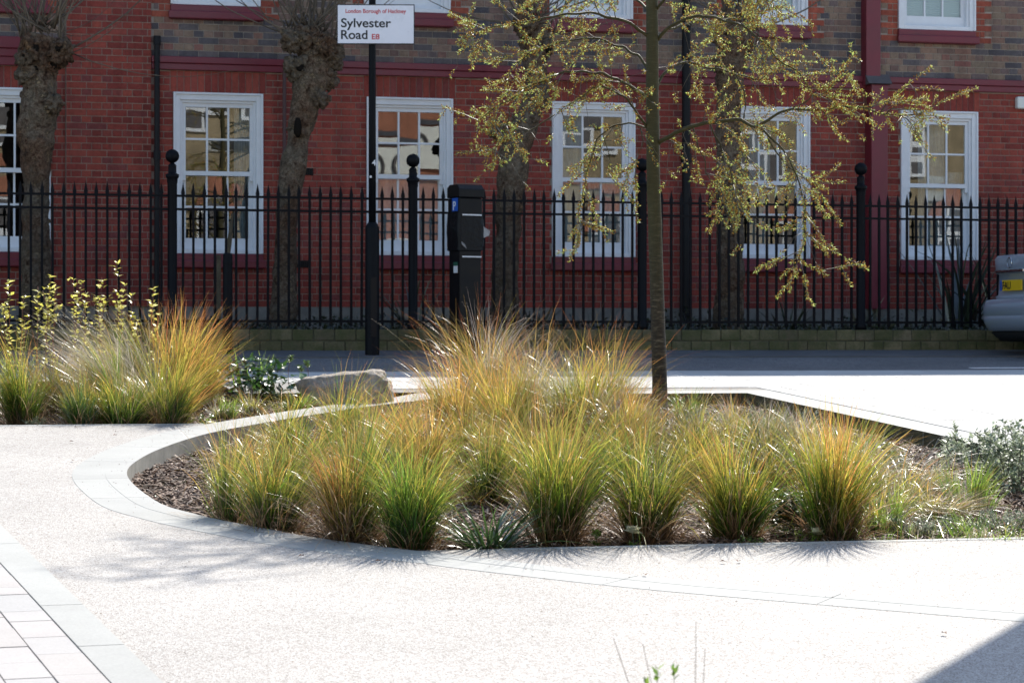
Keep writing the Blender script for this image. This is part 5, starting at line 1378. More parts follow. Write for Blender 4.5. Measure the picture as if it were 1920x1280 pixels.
# main limbs traced in the plane of the tree: (x, y, depth offset in m), start radius px
limbs = [
    # left side
    ([(1216, 70, 0), (1180, 45, -.1), (1130, 28, -.2), (1080, 25, -.3), (1030, 30, -.35), (985, 40, -.4), (930, 50, -.5), (890, 62, -.55), (862, 70, -.6)], 6),
    ([(1216, 130, 0), (1190, 100, .1), (1150, 82, .2), (1100, 72, .2), (1040, 80, .3), (1000, 95, .3), (960, 130, .35), (945, 180, .3)], 5),
    ([(1216, 182, 0), (1180, 160, -.15), (1130, 140, -.3), (1080, 135, -.4), (1020, 150, -.5), (970, 178, -.6), (925, 205, -.6), (895, 225, -.65)], 6),
    ([(1214, 240, 0), (1190, 205, -.1), (1160, 175, -.2), (1120, 165, -.2), (1075, 190, -.3), (1045, 215, -.3)], 5),
    ([(1214, 240, .05), (1180, 232, .15), (1150, 235, .2), (1120, 262, .2), (1105, 310, .2), (1095, 350, .2), (1085, 400, .2), (1090, 420, .2)], 3.5),
    ([(1216, 20, 0), (1180, -10, .3), (1120, -30, .4), (1050, -25, .5), (990, 5, .5)], 5),
    ([(975, 170, -.5), (950, 230, -.5), (935, 270, -.5), (915, 292, -.5)], 2.5),
    ([(1040, 215, -.2), (985, 250, -.3), (940, 262, -.3), (890, 232, -.35)], 2.5),
    ([(1130, 250, .2), (1145, 300, .2), (1140, 330, .2)], 2),
    ([(1200, 240, -.1), (1205, 270, -.2), (1190, 310, -.2), (1165, 318, -.2)], 2),
    # right side
    ([(1232, 270, 0), (1262, 252, -.1), (1300, 238, -.2), (1350, 226, -.3), (1400, 230, -.35), (1420, 238, -.4), (1450, 218, -.4), (1480, 208, -.45), (1540, 205, -.5), (1600, 200, -.55), (1650, 212, -.55), (1700, 216, -.6), (1733, 211, -.6)], 8),
    ([(1420, 238, -.4), (1450, 260, -.45), (1480, 300, -.5), (1500, 340, -.5), (1508, 400, -.5), (1508, 440, -.5), (1503, 490, -.5), (1552, 516, -.5)], 4),
    ([(1232, 165, 0), (1245, 140, .1), (1280, 118, .25), (1320, 125, .35), (1370, 135, .4), (1420, 150, .4), (1460, 130, .4), (1500, 150, .4)], 6),
    ([(1234, 75, 0), (1262, 45, -.1), (1300, 32, -.3), (1360, 38, -.45), (1410, 60, -.5), (1450, 100, -.55), (1500, 140, -.6), (1530, 180, -.6), (1580, 140, -.6)], 6),
    ([(1234, 70, 0), (1270, 50, .2), (1320, 40, .35), (1380, 35, .5), (1440, 20, .55), (1480, 10, .6)], 5),
    ([(1230, 20, 0), (1262, -20, -.2), (1320, -40, -.3), (1400, -30, -.4), (1440, 5, -.45), (1470, 40, -.5)], 5),
    ([(1330, 230, -.2), (1350, 270, -.2), (1365, 310, -.2), (1375, 350, -.2), (1390, 380, -.2), (1430, 385, -.2)], 3),
    ([(1300, 240, -.1), (1310, 280, -.1), (1330, 330, -.1), (1350, 360, -.1), (1378, 388, -.1)], 2.5),
    ([(1440, 260, -.45), (1470, 300, -.4), (1500, 330, -.4), (1535, 345, -.4)], 3),
    ([(1380, 140, .4), (1400, 190, .4), (1390, 250, .4), (1400, 300, .4), (1395, 345, .4)], 3),
    ([(1240, 260, 0), (1265, 265, -.05), (1300, 275, -.05), (1335, 295, -.05)], 2.5),
    ([(1480, 208, -.45), (1510, 190, -.45), (1545, 160, -.5), (1590, 137, -.5)], 2.5),
    ([(1650, 212, -.55), (1670, 190, -.55), (1710, 152, -.55)], 2.5), ([(1660, 212, -.55), (1690, 195, -.55), (1708, 182, -.55)], 2),
    ([(1540, 205, -.5), (1560, 230, -.5), (1565, 235, -.5)], 2), ([(1625, 208, -.5), (1626, 190, -.5), (1625, 176, -.5)], 2)]
nvis = len(limbs)
for k in range(34):          # the crown above the picture: it throws the broken shadow on the plaza
    y = -60 - 840 * (k / 34.0); s = random.choice((-1, 1)); L = random.uniform(150, 430) * (1 - 0.62 * k / 34.0)
    dz = random.uniform(-1, 1) * L / 280.0
    limbs.append(([(1226, y, 0), (1226 + s * L * .3, y - 40, dz * .3), (1226 + s * L * .65, y - 35, dz * .65), (1226 + s * L, y + random.uniform(-30, 50), dz)], 5))
twigs = MB(); BP, BD = [], []; LP, LD = [], []
def clothe(pts, dens, leafy):
    """buds and leaves round a twig"""
    for a, b in zip(pts, pts[1:]):
        L = (b - a).length; n_ = max(1, int(L / 0.0050 * dens))
        t_ = (b - a).normalized()
        for k in range(n_):
            c = a.lerp(b, (k + random.random()) / n_)
            d = Vector((random.gauss(0, 1), random.gauss(0, 1), random.gauss(0, 1)))
            d = (d - t_ * d.dot(t_)).normalized() + t_ * 0.5
            if random.random() < 0.7: BP.append(c + d * random.uniform(0, .012)); BD.append(d)
            if random.random() < leafy * 1.0:
                d2 = Vector((random.gauss(0, 1), random.gauss(0, 1), random.gauss(.1, 1))); d2 = (d2 - t_ * d2.dot(t_)).normalized() + t_ * 0.6
                LP.append(c); LD.append(d2)
def spray(c, d, L, vis):
    pts = [c]; q = d.normalized()
    for j in range(4):
        q = (q + Vector((random.gauss(0, .16), random.gauss(0, .16), random.gauss(-.03, .14)))).normalized(); pts.append(pts[-1] + q * L / 4)
    twigs.tube(pts, [0.0024, 0.0021, 0.0018, 0.0015, 0.001], 4)
    dn = 1.0 if vis else 0.5
    clothe(pts[1:], dn, 0.55 if random.random() < .6 else 1.1)
    # leaf curl at the tip
    for _ in range(5 if vis else 1):
        LP.append(pts[-1]); LD.append(q + Vector((random.gauss(0, .6), random.gauss(0, .6), random.gauss(-.2, .5))))
for i, (pl, r0) in enumerate(limbs):
    vis = i < nvis
    P = catmull([dp(x, y, TD + dz) for x, y, dz in pl], 6)
    n_ = len(P); r0 = r0 / sc_ * (0.55 if vis else 0.8)
    P = [p + Vector((noise.noise(p * 9), noise.noise(p * 9 + Vector((5, 0, 0))), noise.noise(p * 9 + Vector((0, 7, 0))))) * 0.022 * min(1, k / 5) for k, p in enumerate(P)]
    MB().tube(P, [max(0.0018, r0 * (1 - 0.85 * k / (n_ - 1))) for k in range(n_)], 7).build('branch', M['buck_bark'], tree, smooth=True)
    L = sum((b - a).length for a, b in zip(P, P[1:]))
    # the outer half is clothed in buds itself
    k0 = int(n_ * 0.55); clothe(P[k0:], 1.5 if vis else 0.6, 0.9)
    if vis:                      # side branches, mostly drooping
        for _ in range(int(L / 0.17)):
            k = random.randrange(n_ // 6, n_ - 1); t_ = (P[k + 1] - P[k]).normalized()
            dd = Vector((random.gauss(0, .8), random.gauss(0, .6), random.gauss(-.15, .7))); q = (dd - t_ * dd.dot(t_)).normalized() + t_ * .9; q.normalize()
            pts = [P[k]]
            for j in range(6):
                q = (q + Vector((random.gauss(0, .12), random.gauss(0, .12), -.02))).normalized(); pts.append(pts[-1] + q * random.uniform(.2, .42) / 6)
            twigs.tube(pts, [0.0042 - .0005 * j for j in range(7)], 5)
            clothe(pts[2:], 1.3, 0.8)
            for _ in range(3):
                j = random.randrange(1, 6); dv = Vector((random.gauss(0, 1), random.gauss(0, .8), random.gauss(-.1, .8))).normalized() + q * .8
                spray(pts[j], dv, random.uniform(.06, .16), vis)
    ns = int(L / (0.075 if vis else 0.07))
    for _ in range(ns):
        s = random.uniform(0.12, 1.0); k = min(n_ - 2, int(s * (n_ - 1)))
        t_ = (P[k + 1] - P[k]).normalized()
        d = Vector((random.gauss(0, 1), random.gauss(0, .8), random.gauss(-.25, .8))); d = (d - t_ * d.dot(t_)).normalized() + t_ * random.uniform(.3, 1.1)
        spray(P[k], d, random.uniform(0.08, 0.26), vis)
        if vis and random.random() < .3:         # bare hanging twig with a tuft at its end
            q = P[k] + Vector((random.gauss(0, .12), random.gauss(0, .12), -random.uniform(.1, .3)))
            twigs.tube([P[k], P[k].lerp(q, .5) + Vector((random.gauss(0, .02), 0, .02)), q], [0.002, 0.0016, 0.001], 4)
            spray(q, q - P[k] + Vector((random.gauss(0, .1), 0, .1)), random.uniform(.05, .1), vis)
o = twigs.build('twigs', M['twig'], tree, smooth=True); o['kind'] = 'stuff'
# buds: little four sided spindles
n_ = len(BP); B0 = np.array([tuple(p) for p in BP]); D = np.array([tuple(d) for d in BD]); D /= np.linalg.norm(D, axis=1, keepdims=True)
X = np.cross(D, rng.normal(0, 1, (n_, 3))); X /= np.linalg.norm(X, axis=1, keepdims=True); Y = np.cross(D, X)
bl = rng.uniform(.012, .022, n_)[:, None]; br = rng.uniform(.0036, .0062, n_)[:, None]
m1 = B0 + D * bl * .45
V = np.stack([B0, m1 + X * br, m1 + Y * br, m1 - X * br, m1 - Y * br, B0 + D * bl], 1).reshape(-1, 3)
ii = np.arange(n_)[:, None] * 6
F = np.concatenate([ii + np.array([k]) for k in ((0, 2, 1), (0, 3, 2), (0, 4, 3), (0, 1, 4), (5, 1, 2), (5, 2, 3), (5, 3, 4), (5, 4, 1))], 0)
o = obj('buds', np_mesh('buds', V, F, M['bud'], {'rnd': np.repeat(rng.uniform(0, 1, n_), 6)}), tree); o['kind'] = 'stuff'
n_ = len(LP)
o = leaf_part('leaves', M['buck_leaf'], tree, [leaves(np.array([tuple(p) for p in LP]), np.array([tuple(d) for d in LD]), rng.normal(0, 1, (n_, 3)), rng.uniform(.012, .029, n_), rng.uniform(.0034, .0056, n_), 0.2, 0.25)], 'stuff')

# ================================================================== STREET FURNITURE
# ---- lamp column with the street name plate
LB = gp(698, 668)
lamp = thing('lamp_column', LB, 'black lamp column carrying the white street name plate', 'lamp post')
ls = FPX / (LB.x * SN + LB.y * CS)
def lz(y): return EYE + (640 - y) / ls
zb, zt = LB.z - 0.05, lz(428)
MB().lathe([(0.075, zb), (0.075, zb + .02), (0.0735, zb + .06), (0.0715, zt), (0.069, zt + .012), (0.05, zt + .05), (0.041, zt + .06)], 24, (LB.x, LB.y, 0)).build('base_compartment', M['iron'], lamp, smooth=True)
MB().lathe([(0.0385, zt + .05), (0.037, zt + 1.2), (0.034, 6.2), (0.0345, 6.22), (0.02, 6.24)], 20, (LB.x, LB.y, 0)).build('shaft', M['iron'], lamp, smooth=True)
MB().box(LB.x - .03, LB.x + .03, LB.y - .0755, LB.y - .070, zb + 0.25, zb + 0.85).build('access_door', M['black_plastic'], lamp)
MB().lathe([(0.03, 6.23), (0.09, 6.28), (0.17, 6.34), (0.17, 6.37), (0.10, 6.45), (0.02, 6.50)], 20, (LB.x, LB.y, 0)).build('lantern', M['black_plastic'], lamp, smooth=True)
RZ = Matrix.Rotation(-THETA * 0.9, 3, 'Z'); RT = RZ @ Matrix.Rotation(math.radians(90), 3, 'X')
def on_plate(x, y, out=0.0):           # plate coordinates: metres right and up from the plate's centre
    return Vector((LB.x, LB.y, lz(47))) + RZ @ Vector((x, -0.055 - out, y))
pc = 704.0; PW, PH = 143 / ls, 75 / ls
def pl_x(x): return (x - 697.5) / ls
def pl_y(y): return (47 - y) / ls
roll = Matrix.Rotation(0.008, 3, 'Y')
def plate(name, x0, x1, y0, y1, o0, o1, mat, parent, bevel=0.0):
    vs = [on_plate(x, y, o_) for o_ in (o0, o1) for y in (y0, y1) for x in (x0, x1)]
    return MB().add(vs, [(0, 1, 3, 2), (4, 6, 7, 5), (0, 4, 5, 1), (2, 3, 7, 6), (0, 2, 6, 4), (1, 5, 7, 3)]).build(name, mat, parent, bevel=bevel)
bk = plate('name_plate', pl_x(632), pl_x(777), pl_y(85), pl_y(10), 0.0, 0.008, M['ink_black'], lamp, 0.003)
plate('plate_face', pl_x(633.5), pl_x(775.3), pl_y(83), pl_y(12), 0.0085, 0.0105, M['sign_white'], bk, 0.002)
def letters(txt, size, mat, x, y, bold, parent, x1):
    me = text_mesh(txt, size, mat, Vector((0, 0, 0)), Matrix.Identity(3), bold, 0.0006)
    xs = [v.co.x for v in me.vertices]; k = (pl_x(x1) - pl_x(x)) / (max(xs) - min(xs)); off = min(xs)
    me.transform(Matrix.Diagonal((k, 1, 1, 1)) @ Matrix.Translation((-off, 0, 0)))
    me.transform(Matrix.Translation(on_plate(pl_x(x), pl_y(y), 0.0115)) @ RT.to_4x4())
    return obj('lettering', me, parent)
letters('London Borough of Hackney', 0.058, M['ink_red'], 648, 26.5, 0.0010, bk, 761)
letters('Sylvester', 0.128, M['ink_black'], 639.5, 53, 0.0022, bk, 733)
letters('Road', 0.128, M['ink_black'], 639.5, 75, 0.0022, bk, 689)
letters('E8', 0.076, M['ink_red'], 697, 75.5, 0.0012, bk, 711.5)
me = text_mesh('4', 0.085, M['tape'], Vector((LB.x - 0.012, LB.y - 0.0385, lz(311))), RT, 0.001, 0.0005)
obj('column_number', me, lamp)
MB().box(LB.x - .035, LB.x - .015, LB.y - .042, LB.y - .033, lz(334), lz(330)).build('sticker', M['tape'], lamp)
for z in (lz(30), lz(70)): MB().tube([(LB.x, LB.y, z - .012), (LB.x, LB.y, z + .012)], [0.045, 0.045], 16).build('clip', M['chrome'], lamp)

# ---- parking ticket machine wrapped in black plastic
mc = gp(872, 667)
mach = thing('ticket_machine', mc, 'black parking ticket machine with a blue P panel and torn plastic wrap', 'parking meter')
ms = FPX / (mc.x * SN + mc.y * CS)
yaw = math.radians(14)
MR = Matrix.Rotation(yaw, 3, 'Z')
W2, DP = 0.135, 0.30
def ml(x, y, z): return Vector((mc.x, mc.y, mc.z)) + MR @ Vector((x, y, z))
def mz(y): return EYE + (640 - y) / ms - mc.z
def mbox(name, x0, x1, y0, y1, z0, z1, mat, parent, bevel=0.0):
    vs = [ml(x, y, z) for z in (z0, z1) for y in (y0, y1) for x in (x0, x1)]
    return MB().add(vs, [(0, 2, 3, 1), (4, 5, 7, 6), (0, 1, 5, 4), (2, 6, 7, 3), (0, 4, 6, 2), (1, 3, 7, 5)]).build(name, mat, parent, bevel=bevel)
y0m, y1m = -0.13, 0.13
mbox('pedestal', -W2 + .01, W2 - .01, y0m + .01, y1m - .01, -0.05, mz(470), M['black_plastic'], mach, 0.01)
body = mbox('body', -W2, W2, y0m, y1m, mz(471), mz(372), M['black_plastic'], mach, 0.012)
# sloping hood
zA, zB = mz(371.5), mz(347)
vs = [ml(x, y, z) for x in (-W2 - .01, W2 + .01) for y, z in ((y0m - .02, zA), (y1m, zA), (y1m, zB - .03), (y1m - .06, zB), (y0m + .03, zB), (y0m - .02, zB - .05))]
MB().add(vs, [(0, 1, 2, 3, 4, 5)[::-1], (6, 7, 8, 9, 10, 11)] + [(k, (k + 1) % 6, 6 + (k + 1) % 6, 6 + k) for k in range(6)]).build('hood', M['black_plastic'], mach, bevel=0.008)
# P panel on the left-hand side
pp = mbox('parking_panel', -W2 - .006, -W2 + .002, -0.10, 0.02, mz(397), mz(372.5), M['blue'], mach)
RS = MR @ Matrix.Rotation(math.radians(-90), 3, 'Z') @ Matrix.Rotation(math.radians(90), 3, 'X')
obj('lettering', text_mesh('P', 0.125, M['tape'], ml(-W2 - .0075, 0.0, mz(394.5)), RS, 0.002, 0.0006), pp)
st = mbox('sticker', -W2 - .0045, -W2 + .004, -0.085, -0.01, mz(512), mz(499), M['tape'], mach)
mbox('label', -W2 - .005, -W2 + .004, -0.085, -0.01, mz(498.5), mz(492), plain('green_label', (0.02, 0.10, 0.06), 0.5), mach)
# wrap: a crumpled sheet tied round the upper half, puffed out at both sides
wr = MB(); rows = 12; cols = 40; vs = []
for j in range(rows + 1):
    z = mz(470) + (mz(400) - mz(470)) * j / rows
    puff = math.sin(math.pi * j / rows) ** 2
    for i in range(cols):
        a = 2 * math.pi * i / cols; ca, sa = math.cos(a), math.sin(a)
        k = max(abs(ca) / (W2 + .006), abs(sa) / (0.136))
        x, y = ca / k, sa / k
        bul = 1 + (0.16 * abs(ca) ** 3) * puff + 0.035 * noise.noise((ca * 2.5, sa * 2.5, z * 14))
        vs.append(ml(x * bul, y * (1 + 0.03 * noise.noise((ca * 3, sa * 3, z * 11))), z))
fs = [(j * cols + i, j * cols + (i + 1) % cols, (j + 1) * cols + (i + 1) % cols, (j + 1) * cols + i) for j in range(rows) for i in range(cols)]
n_ = NT('black_polythene'); n_.pbr((0.004, 0.004, 0.005), 0.42, 0.22, 0, n_.bump(n_.noise(22, 4, 0.6), 0.5, 0.02)); M['polythene'] = n_.mat
wrap = wr.add(vs, fs).build('plastic_wrap', M['polythene'], mach, smooth=True)
for yy in (404, 482): mbox('tape_strip', -0.105, 0.115, y0m - .016, y0m - .008, mz(yy + 1.3), mz(yy - 1.2), M['tape'], mach)
# torn flaps; the light they catch is put into a paler grey
n_ = NT('lit_grey_polythene'); n_.pbr((0.30, 0.30, 0.31), 0.25, 0.5); M['polythene_edge'] = n_.mat
for cpts in ([(W2 + .012, -.12, 411), (W2 + .03, -.10, 425), (W2 + .105, -.10, 433), (W2 + .10, -.09, 441), (W2 + .03, -.1, 446), (W2 + .012, -.12, 462)], [(-W2 + .02, y0m - .012, 454), (-W2 + .05, y0m - .03, 459), (-W2 + .075, y0m - .02, 467), (-W2 + .03, y0m - .014, 460)]):
    q = [ml(x, y, mz(z)) for x, y, z in cpts]; q2 = [c_ + MR @ Vector((0, .012, 0)) for c_ in q]; k = len(q)
    MB().add(q + q2, [tuple(range(k)), tuple(range(k, 2 * k))[::-1]] + [(i, (i + 1) % k, k + (i + 1) % k, k + i) for i in range(k)]).build('torn_flap', M['polythene_edge'], wrap)

# ---- bollard and the grey stake behind it
bb = gp(427, 666); bs_ = FPX / (bb.x * SN + bb.y * CS); bh = (666 - 474) / bs_
bol = thing('bollard', bb, 'slim black bollard on the footway behind the spiky golden grass', 'bollard')
MB().lathe([(0.052, -0.05), (0.052, 0.06), (0.049, 0.065), (0.0485, bh - .12), (0.051, bh - .115), (0.051, bh - .085), (0.0485, bh - .08), (0.048, bh - .02), (0.040, bh - .004), (0.0, bh)], 20, tuple(bb)).build('shaft', M['iron'], bol, smooth=False)
MB().lathe([(0.062, -0.02), (0.062, 0.03), (0.053, 0.05)], 20, tuple(bb)).build('collar', M['iron'], bol)
s1 = wp(410, 478, 26.5); s2 = wp(436, 400, 26.4)
stk = thing('timber_stake', Vector((s1.x, 26.5, WT)), 'grey timber stake with a leaning slat behind the bollard', 'stake')
MB().box(s1.x - .022, s1.x + .022, 26.48, 26.52, WT - .1, s1.z).build('post', M['stake'], stk)
MB().tube([wp(426, 488, 26.42), wp(430, 455, 26.42), s2], [0.024, 0.026, 0.012], 6).build('slat', M['stake'], stk)

# ---- boulder
bp_ = gp(655, 752); bp_.z = soil_z(bp_.x, bp_.y)
m_ = MB(); bm = bmesh.new(); bmesh.ops.create_icosphere(bm, subdivisions=5, radius=1.0); vs = []
for v in bm.verts:
    d = v.co.copy()
    q = Vector((math.copysign(abs(d.x) ** 0.72, d.x) * 0.37, math.copysign(abs(d.y) ** 0.75, d.y) * 0.24, math.copysign(abs(d.z) ** 0.62, d.z) * 0.185))
    f = 1 + 0.18 * noise.noise(d * 1.3 + Vector((3, 1, 0))) + 0.10 * noise.noise(d * 3.1) + 0.05 * noise.noise(d * 7) + 0.022 * noise.noise(d * 18)
    q *= f
    q.z += 0.035 * (1 if q.x > 0.12 else 0) * max(0, d.z) * min(1, (q.x - .12) * 9)
    vs.append(Vector((bp_.x - .01, bp_.y + .05, bp_.z + 0.10)) + Matrix.Rotation(-THETA, 3, 'Z') @ q)
m_.add(vs, [tuple(v.index for v in f.verts) for f in bm.faces]); bm.free()
o = m_.build('boulder', M['granite'], smooth=True)
tag(o, 'rounded grey-brown granite boulder at the end of the left-hand bed', 'boulder')

# ---- silver saloon parked by the wall
CU, CW0, CW1 = 12.02, 23.95, 25.62
cz = gz((CW0 + CW1) / 2) + 0.015; cyc = (CW0 + CW1) / 2
car = thing('parked_car', (CU + 2.2, cyc, cz), 'silver saloon car parked by the low wall at the right edge', 'car')
HW = (CW1 - CW0) / 2
# stations from the tail: x, half width low, half width belt, half width top, z bottom, z belt, z top
ST = [(0.17, .56, .56, .50, .52, .80, 1.00), (0.22, .68, .66, .58, .30, .82, 1.05), (0.34, .79, .77, .66, .26, .84, 1.075), (0.52, .83, .82, .66, .22, .86, 1.09), (0.85, .835, .83, .60, .20, .88, 1.33), (1.2, .835, .835, .57, .20, .89, 1.43), (1.9, .835, .835, .57, .20, .89, 1.46), (2.5, .835, .835, .56, .20, .88, 1.43), (2.9, .835, .83, .58, .20, .87, 1.25), (3.25, .83, .82, .66, .20, .85, 1.02), (3.7, .82, .80, .66, .22, .80, .95), (4.1, .78, .74, .62, .26, .74, .85), (4.32, .62, .60, .52, .34, .64, .72)]
def ring(st):
    x, a, b, c, z0, z1, z2 = st
    half = [(a * .80, z0), (a * .97, z0 + .05), (a, z0 + (z1 - z0) * .45), (b, z1 - .05), (b * .985, z1), ((b + c) / 2 * 1.02, z1 + (z2 - z1) * .5), (c, z2 - .035), (c * .86, z2 - .006), (c * .45, z2 + .012)]
    pts = [(y, z) for y, z in half] + [(-y, z) for y, z in reversed(half)]
    return [Vector((CU + x, cyc - y, cz + z)) for y, z in pts]
m_ = MB(); vs = []; rn = 18
for s_ in ST: vs += ring(s_)
fs = [(k * rn + i, k * rn + (i + 1) % rn, (k + 1) * rn + (i + 1) % rn, (k + 1) * rn + i) for k in range(len(ST) - 1) for i in range(rn)]
fs += [tuple(range(rn))[::-1], tuple((len(ST) - 1) * rn + i for i in range(rn))]
body = m_.add(vs, fs).build('body', M['car'], car, smooth=True)
md = body.modifiers.new('s', 'SUBSURF'); md.levels = md.render_levels = 2
# boot lid with a recess for the plate, bumper, valance
def panel(prof, x_fn, name, mat, parent, nW=16, hw=HW):
    """sheet across the tail: prof = list of (z, x) ; x_fn(y) pushes the corners forward"""
    vs = []; fs = []
    for z, x, wsc in prof:
        for k in range(nW + 1):
            y = (k / nW * 2 - 1); vs.append((CU + x + x_fn(y), cyc - y * hw * wsc, cz + z))
    for j in range(len(prof) - 1):
        for k in range(nW): fs.append((j * (nW + 1) + k, (j + 1) * (nW + 1) + k, (j + 1) * (nW + 1) + k + 1, j * (nW + 1) + k + 1))
    return MB().add(vs, fs).build(name, mat, parent, smooth=True)
cr = lambda y: 0.03 * y * y + 1.1 * max(0, abs(y) - .5) ** 2.2
crb = lambda y: 0.03 * y * y + 1.7 * max(0, abs(y) - .55) ** 2.2
bumper = panel([(.26, .10, .95), (.27, .015, .97), (.36, -.035, .99), (.42, -.045, 1.0), (.425, -.038, 1.0), (.435, -.038, 1.0), (.44, -.045, 1.0), (.54, -.04, 1.0), (.60, -.01, .985), (.615, .05, .97), (.615, .2, .96)], crb, 'bumper', M['car'], car, 24, HW + .01)
panel([(.15, .25, .80), (.16, .12, .86), (.25, .035, .94), (.262, .06, .945)], crb, 'valance', M['rubber'], car, 20)
boot = panel([(.60, .06, .80), (.64, .045, .82), (.66, .075, .80), (.88, .085, .80), (.895, .05, .82), (.97, .045, .82), (1.05, .035, .80), (1.085, .06, .78), (1.095, .16, .78), (1.10, .42, .76)], cr, 'boot_lid', M['car'], car, 20)
MB().box(CU + .02, CU + .075, cyc - .33, cyc + .33, cz + .895, cz + .93).build('boot_trim', M['chrome'], boot, bevel=0.006)
bx = CU + .052
npl = MB().box(bx - .008, bx, cyc - .262, cyc + .262, cz + .70, cz + .815).build('number_plate', M['plate_yellow'], car, bevel=0.002)
MB().box(bx - .0095, bx - .0081, cyc + .212, cyc + .26, cz + .702, cz + .813).build('blue_band', M['blue'], npl)
RP = Matrix.Rotation(math.radians(-90), 3, 'Z') @ Matrix.Rotation(math.radians(90), 3, 'X')
obj('lettering', text_mesh('FAU', 0.112, M['ink_black'], Vector((bx - .0098, cyc + .205, cz + .719)), RP, 0.003, 0.0006), npl)
emb = MB()
emb.tube([(CU + .028, cyc + .055 * math.cos(a), cz + 1.0 + .055 * math.sin(a)) for a in [k * math.pi / 12 for k in range(25)]], [.006] * 25, 6)
emb.build('emblem', M['chrome'], boot, smooth=True)
for s in (1, -1):
    MB().add([(CU + .085 + q, cyc + s * (HW * y), cz + z) for q, y, z in ((.20, .86, .68), (.24, .94, .69), (.36, .985, .72), (.40, .985, .88), (.28, .93, .92), (.20, .86, .92))], [(0, 1, 2, 3, 4, 5) if s < 0 else (5, 4, 3, 2, 1, 0)]).build('tail_light', M['red_lens'], car)
for x in (0.92, 3.45):
    for s in (1, -1):
        c = Vector((CU + x, cyc + s * (HW - .085), cz + .30)); m_ = MB()
        MB().tube([c + Vector((0, s * .075, 0)), c + Vector((0, s * .0895, 0))], [.355, .355], 28).build('wheel_arch', M['rubber'], car)
        prof = [(0.17, -.09), (0.28, -.10), (0.305, -.07), (0.31, 0), (0.305, .07), (0.28, .10), (0.17, .09)]
        vs = []; 
        for r_, y in prof:
            for k in range(28): vs.append(c + Vector((r_ * math.cos(k * math.pi / 14), y, r_ * math.sin(k * math.pi / 14))))
        m_.add(vs, [(j * 28 + k, j * 28 + (k + 1) % 28, (j + 1) * 28 + (k + 1) % 28, (j + 1) * 28 + k) for j in range(6) for k in range(28)])
        wh = m_.build('wheel', M['rubber'], car, smooth=True)
        MB().tube([c + Vector((0, -.104, 0)), c + Vector((0, .104, 0))], [.19, .19], 24).build('rim', M['chrome'], wh)
for s in (1, -1):     # side glass, and the front and rear screens
    MB().add([(CU + x, cyc + s * (HW * .91 - (z - .92) * .42), cz + z) for x, z in ((.80, .93), (3.05, .91), (2.45, 1.36), (1.15, 1.36))], [(0, 1, 2, 3)]).build('side_window', M['dark_glass'], car)
MB().add([(CU + .50, cyc - .56, cz + 1.135), (CU + .50, cyc + .56, cz + 1.135), (CU + 1.05, cyc + .5, cz + 1.415), (CU + 1.05, cyc - .5, cz + 1.415)], [(0, 1, 2, 3)]).build('rear_screen', M['dark_glass'], car)

# ================================================================== SMALL THINGS
def litter(px, py, s, label):
    p = gp(px, py); m_ = MB().ball(p + Vector((0, 0, s * .55)), s, 2, 0.7, 1.6, scale=(1.2, 1, .75))
    tag(m_.build('litter', M['litter']), label, 'litter')
litter(1858, 652, 0.045, 'crumpled white paper litter under the bumper of the silver car')
litter(1874, 654, 0.02, 'small scrap of white paper right of the crumpled litter by the car')
spots = [(715, 1055, 'single dry leaf on the plaza below the bright green grass clump'), (1349, 1056, 'left of two dry leaves on the plaza below the fanned grass clump'), (1382, 1056, 'right of two dry leaves on the plaza below the fanned grass clump'),
         (145, 803, 'dry leaf in front of the left-hand bed'), (219, 818, 'dry leaf on the plaza left of the curved kerb'), (137, 866, 'dry leaf at the outer edge of the curved kerb'),
         (1208, 1080, 'dry leaf on the concrete band right of centre'), (130, 830, 'small dry leaf on the plaza near the left-hand bed'), (1766, 1190, 'tiny dry leaf on the plaza near the dark shadow at lower right'), (570, 1045, 'tiny dry leaf among the branch shadows on the plaza')]
for x, y, lb in spots:
    p = gp(x, y) + Vector((0, 0, .009)); a = random.uniform(0, 6.28)
    V, F, r = leaves(np.array([tuple(p)]), np.array([[math.cos(a), math.sin(a), .08]]), np.array([[0.1, 0, 1.0]]), [.035], [.022], 0.3, 0.1)
    o = obj('dry_leaf', np_mesh('dry_leaf', V, F, M['dead_leaf'], {'rnd': r})); tag(o, lb, 'leaf', 'dry leaves on the plaza')

# ---- added canopy, unseen at the right, shaped to shade the plaza's lower right corner
A = gp(1925, 1158); B = gp(1712, 1280)
def lift(p, t): return Vector((p.x + SUN_H.x * t, p.y + SUN_H.y * t, p.z + t * math.tan(SUN_EL)))
T = 5.4
a_, b_ = lift(A, T), lift(B, T); zc = (a_.z + b_.z) / 2
e = (b_ - a_); e.z = 0
a2, b2 = a_.copy(), a_ + e * 1.08
rt = Vector((CS, -SN, 0)); quad = [a2, b2, b2 + rt * 1.7 + e * 0.5, a2 + rt * 1.7 + e * 0.1]
cn = thing('shadow_canopy', (a2.x + 3, a2.y - 1, gz(a2.y)), 'added flat canopy on posts, unseen beyond the right edge, casting the corner shadow', 'canopy')
q2 = [(p.x, p.y) for p in quad]
if sum((q2[(i + 1) % 4][0] - q2[i][0]) * (q2[(i + 1) % 4][1] + q2[i][1]) for i in range(4)) > 0: q2.reverse()
MB().prism(q2, zc - 0.02, zc + 0.12).build('shadow_canopy_roof', M['render'], cn)
for f in (0.25, 0.8):
    c = a2 + rt * 1.4 + e * (0.2 + f * 0.6)
    MB().tube([(c.x, c.y, gz(c.y) - .05), (c.x, c.y, zc - .02)], [.06, .06], 14).build('post', M['iron'], cn)

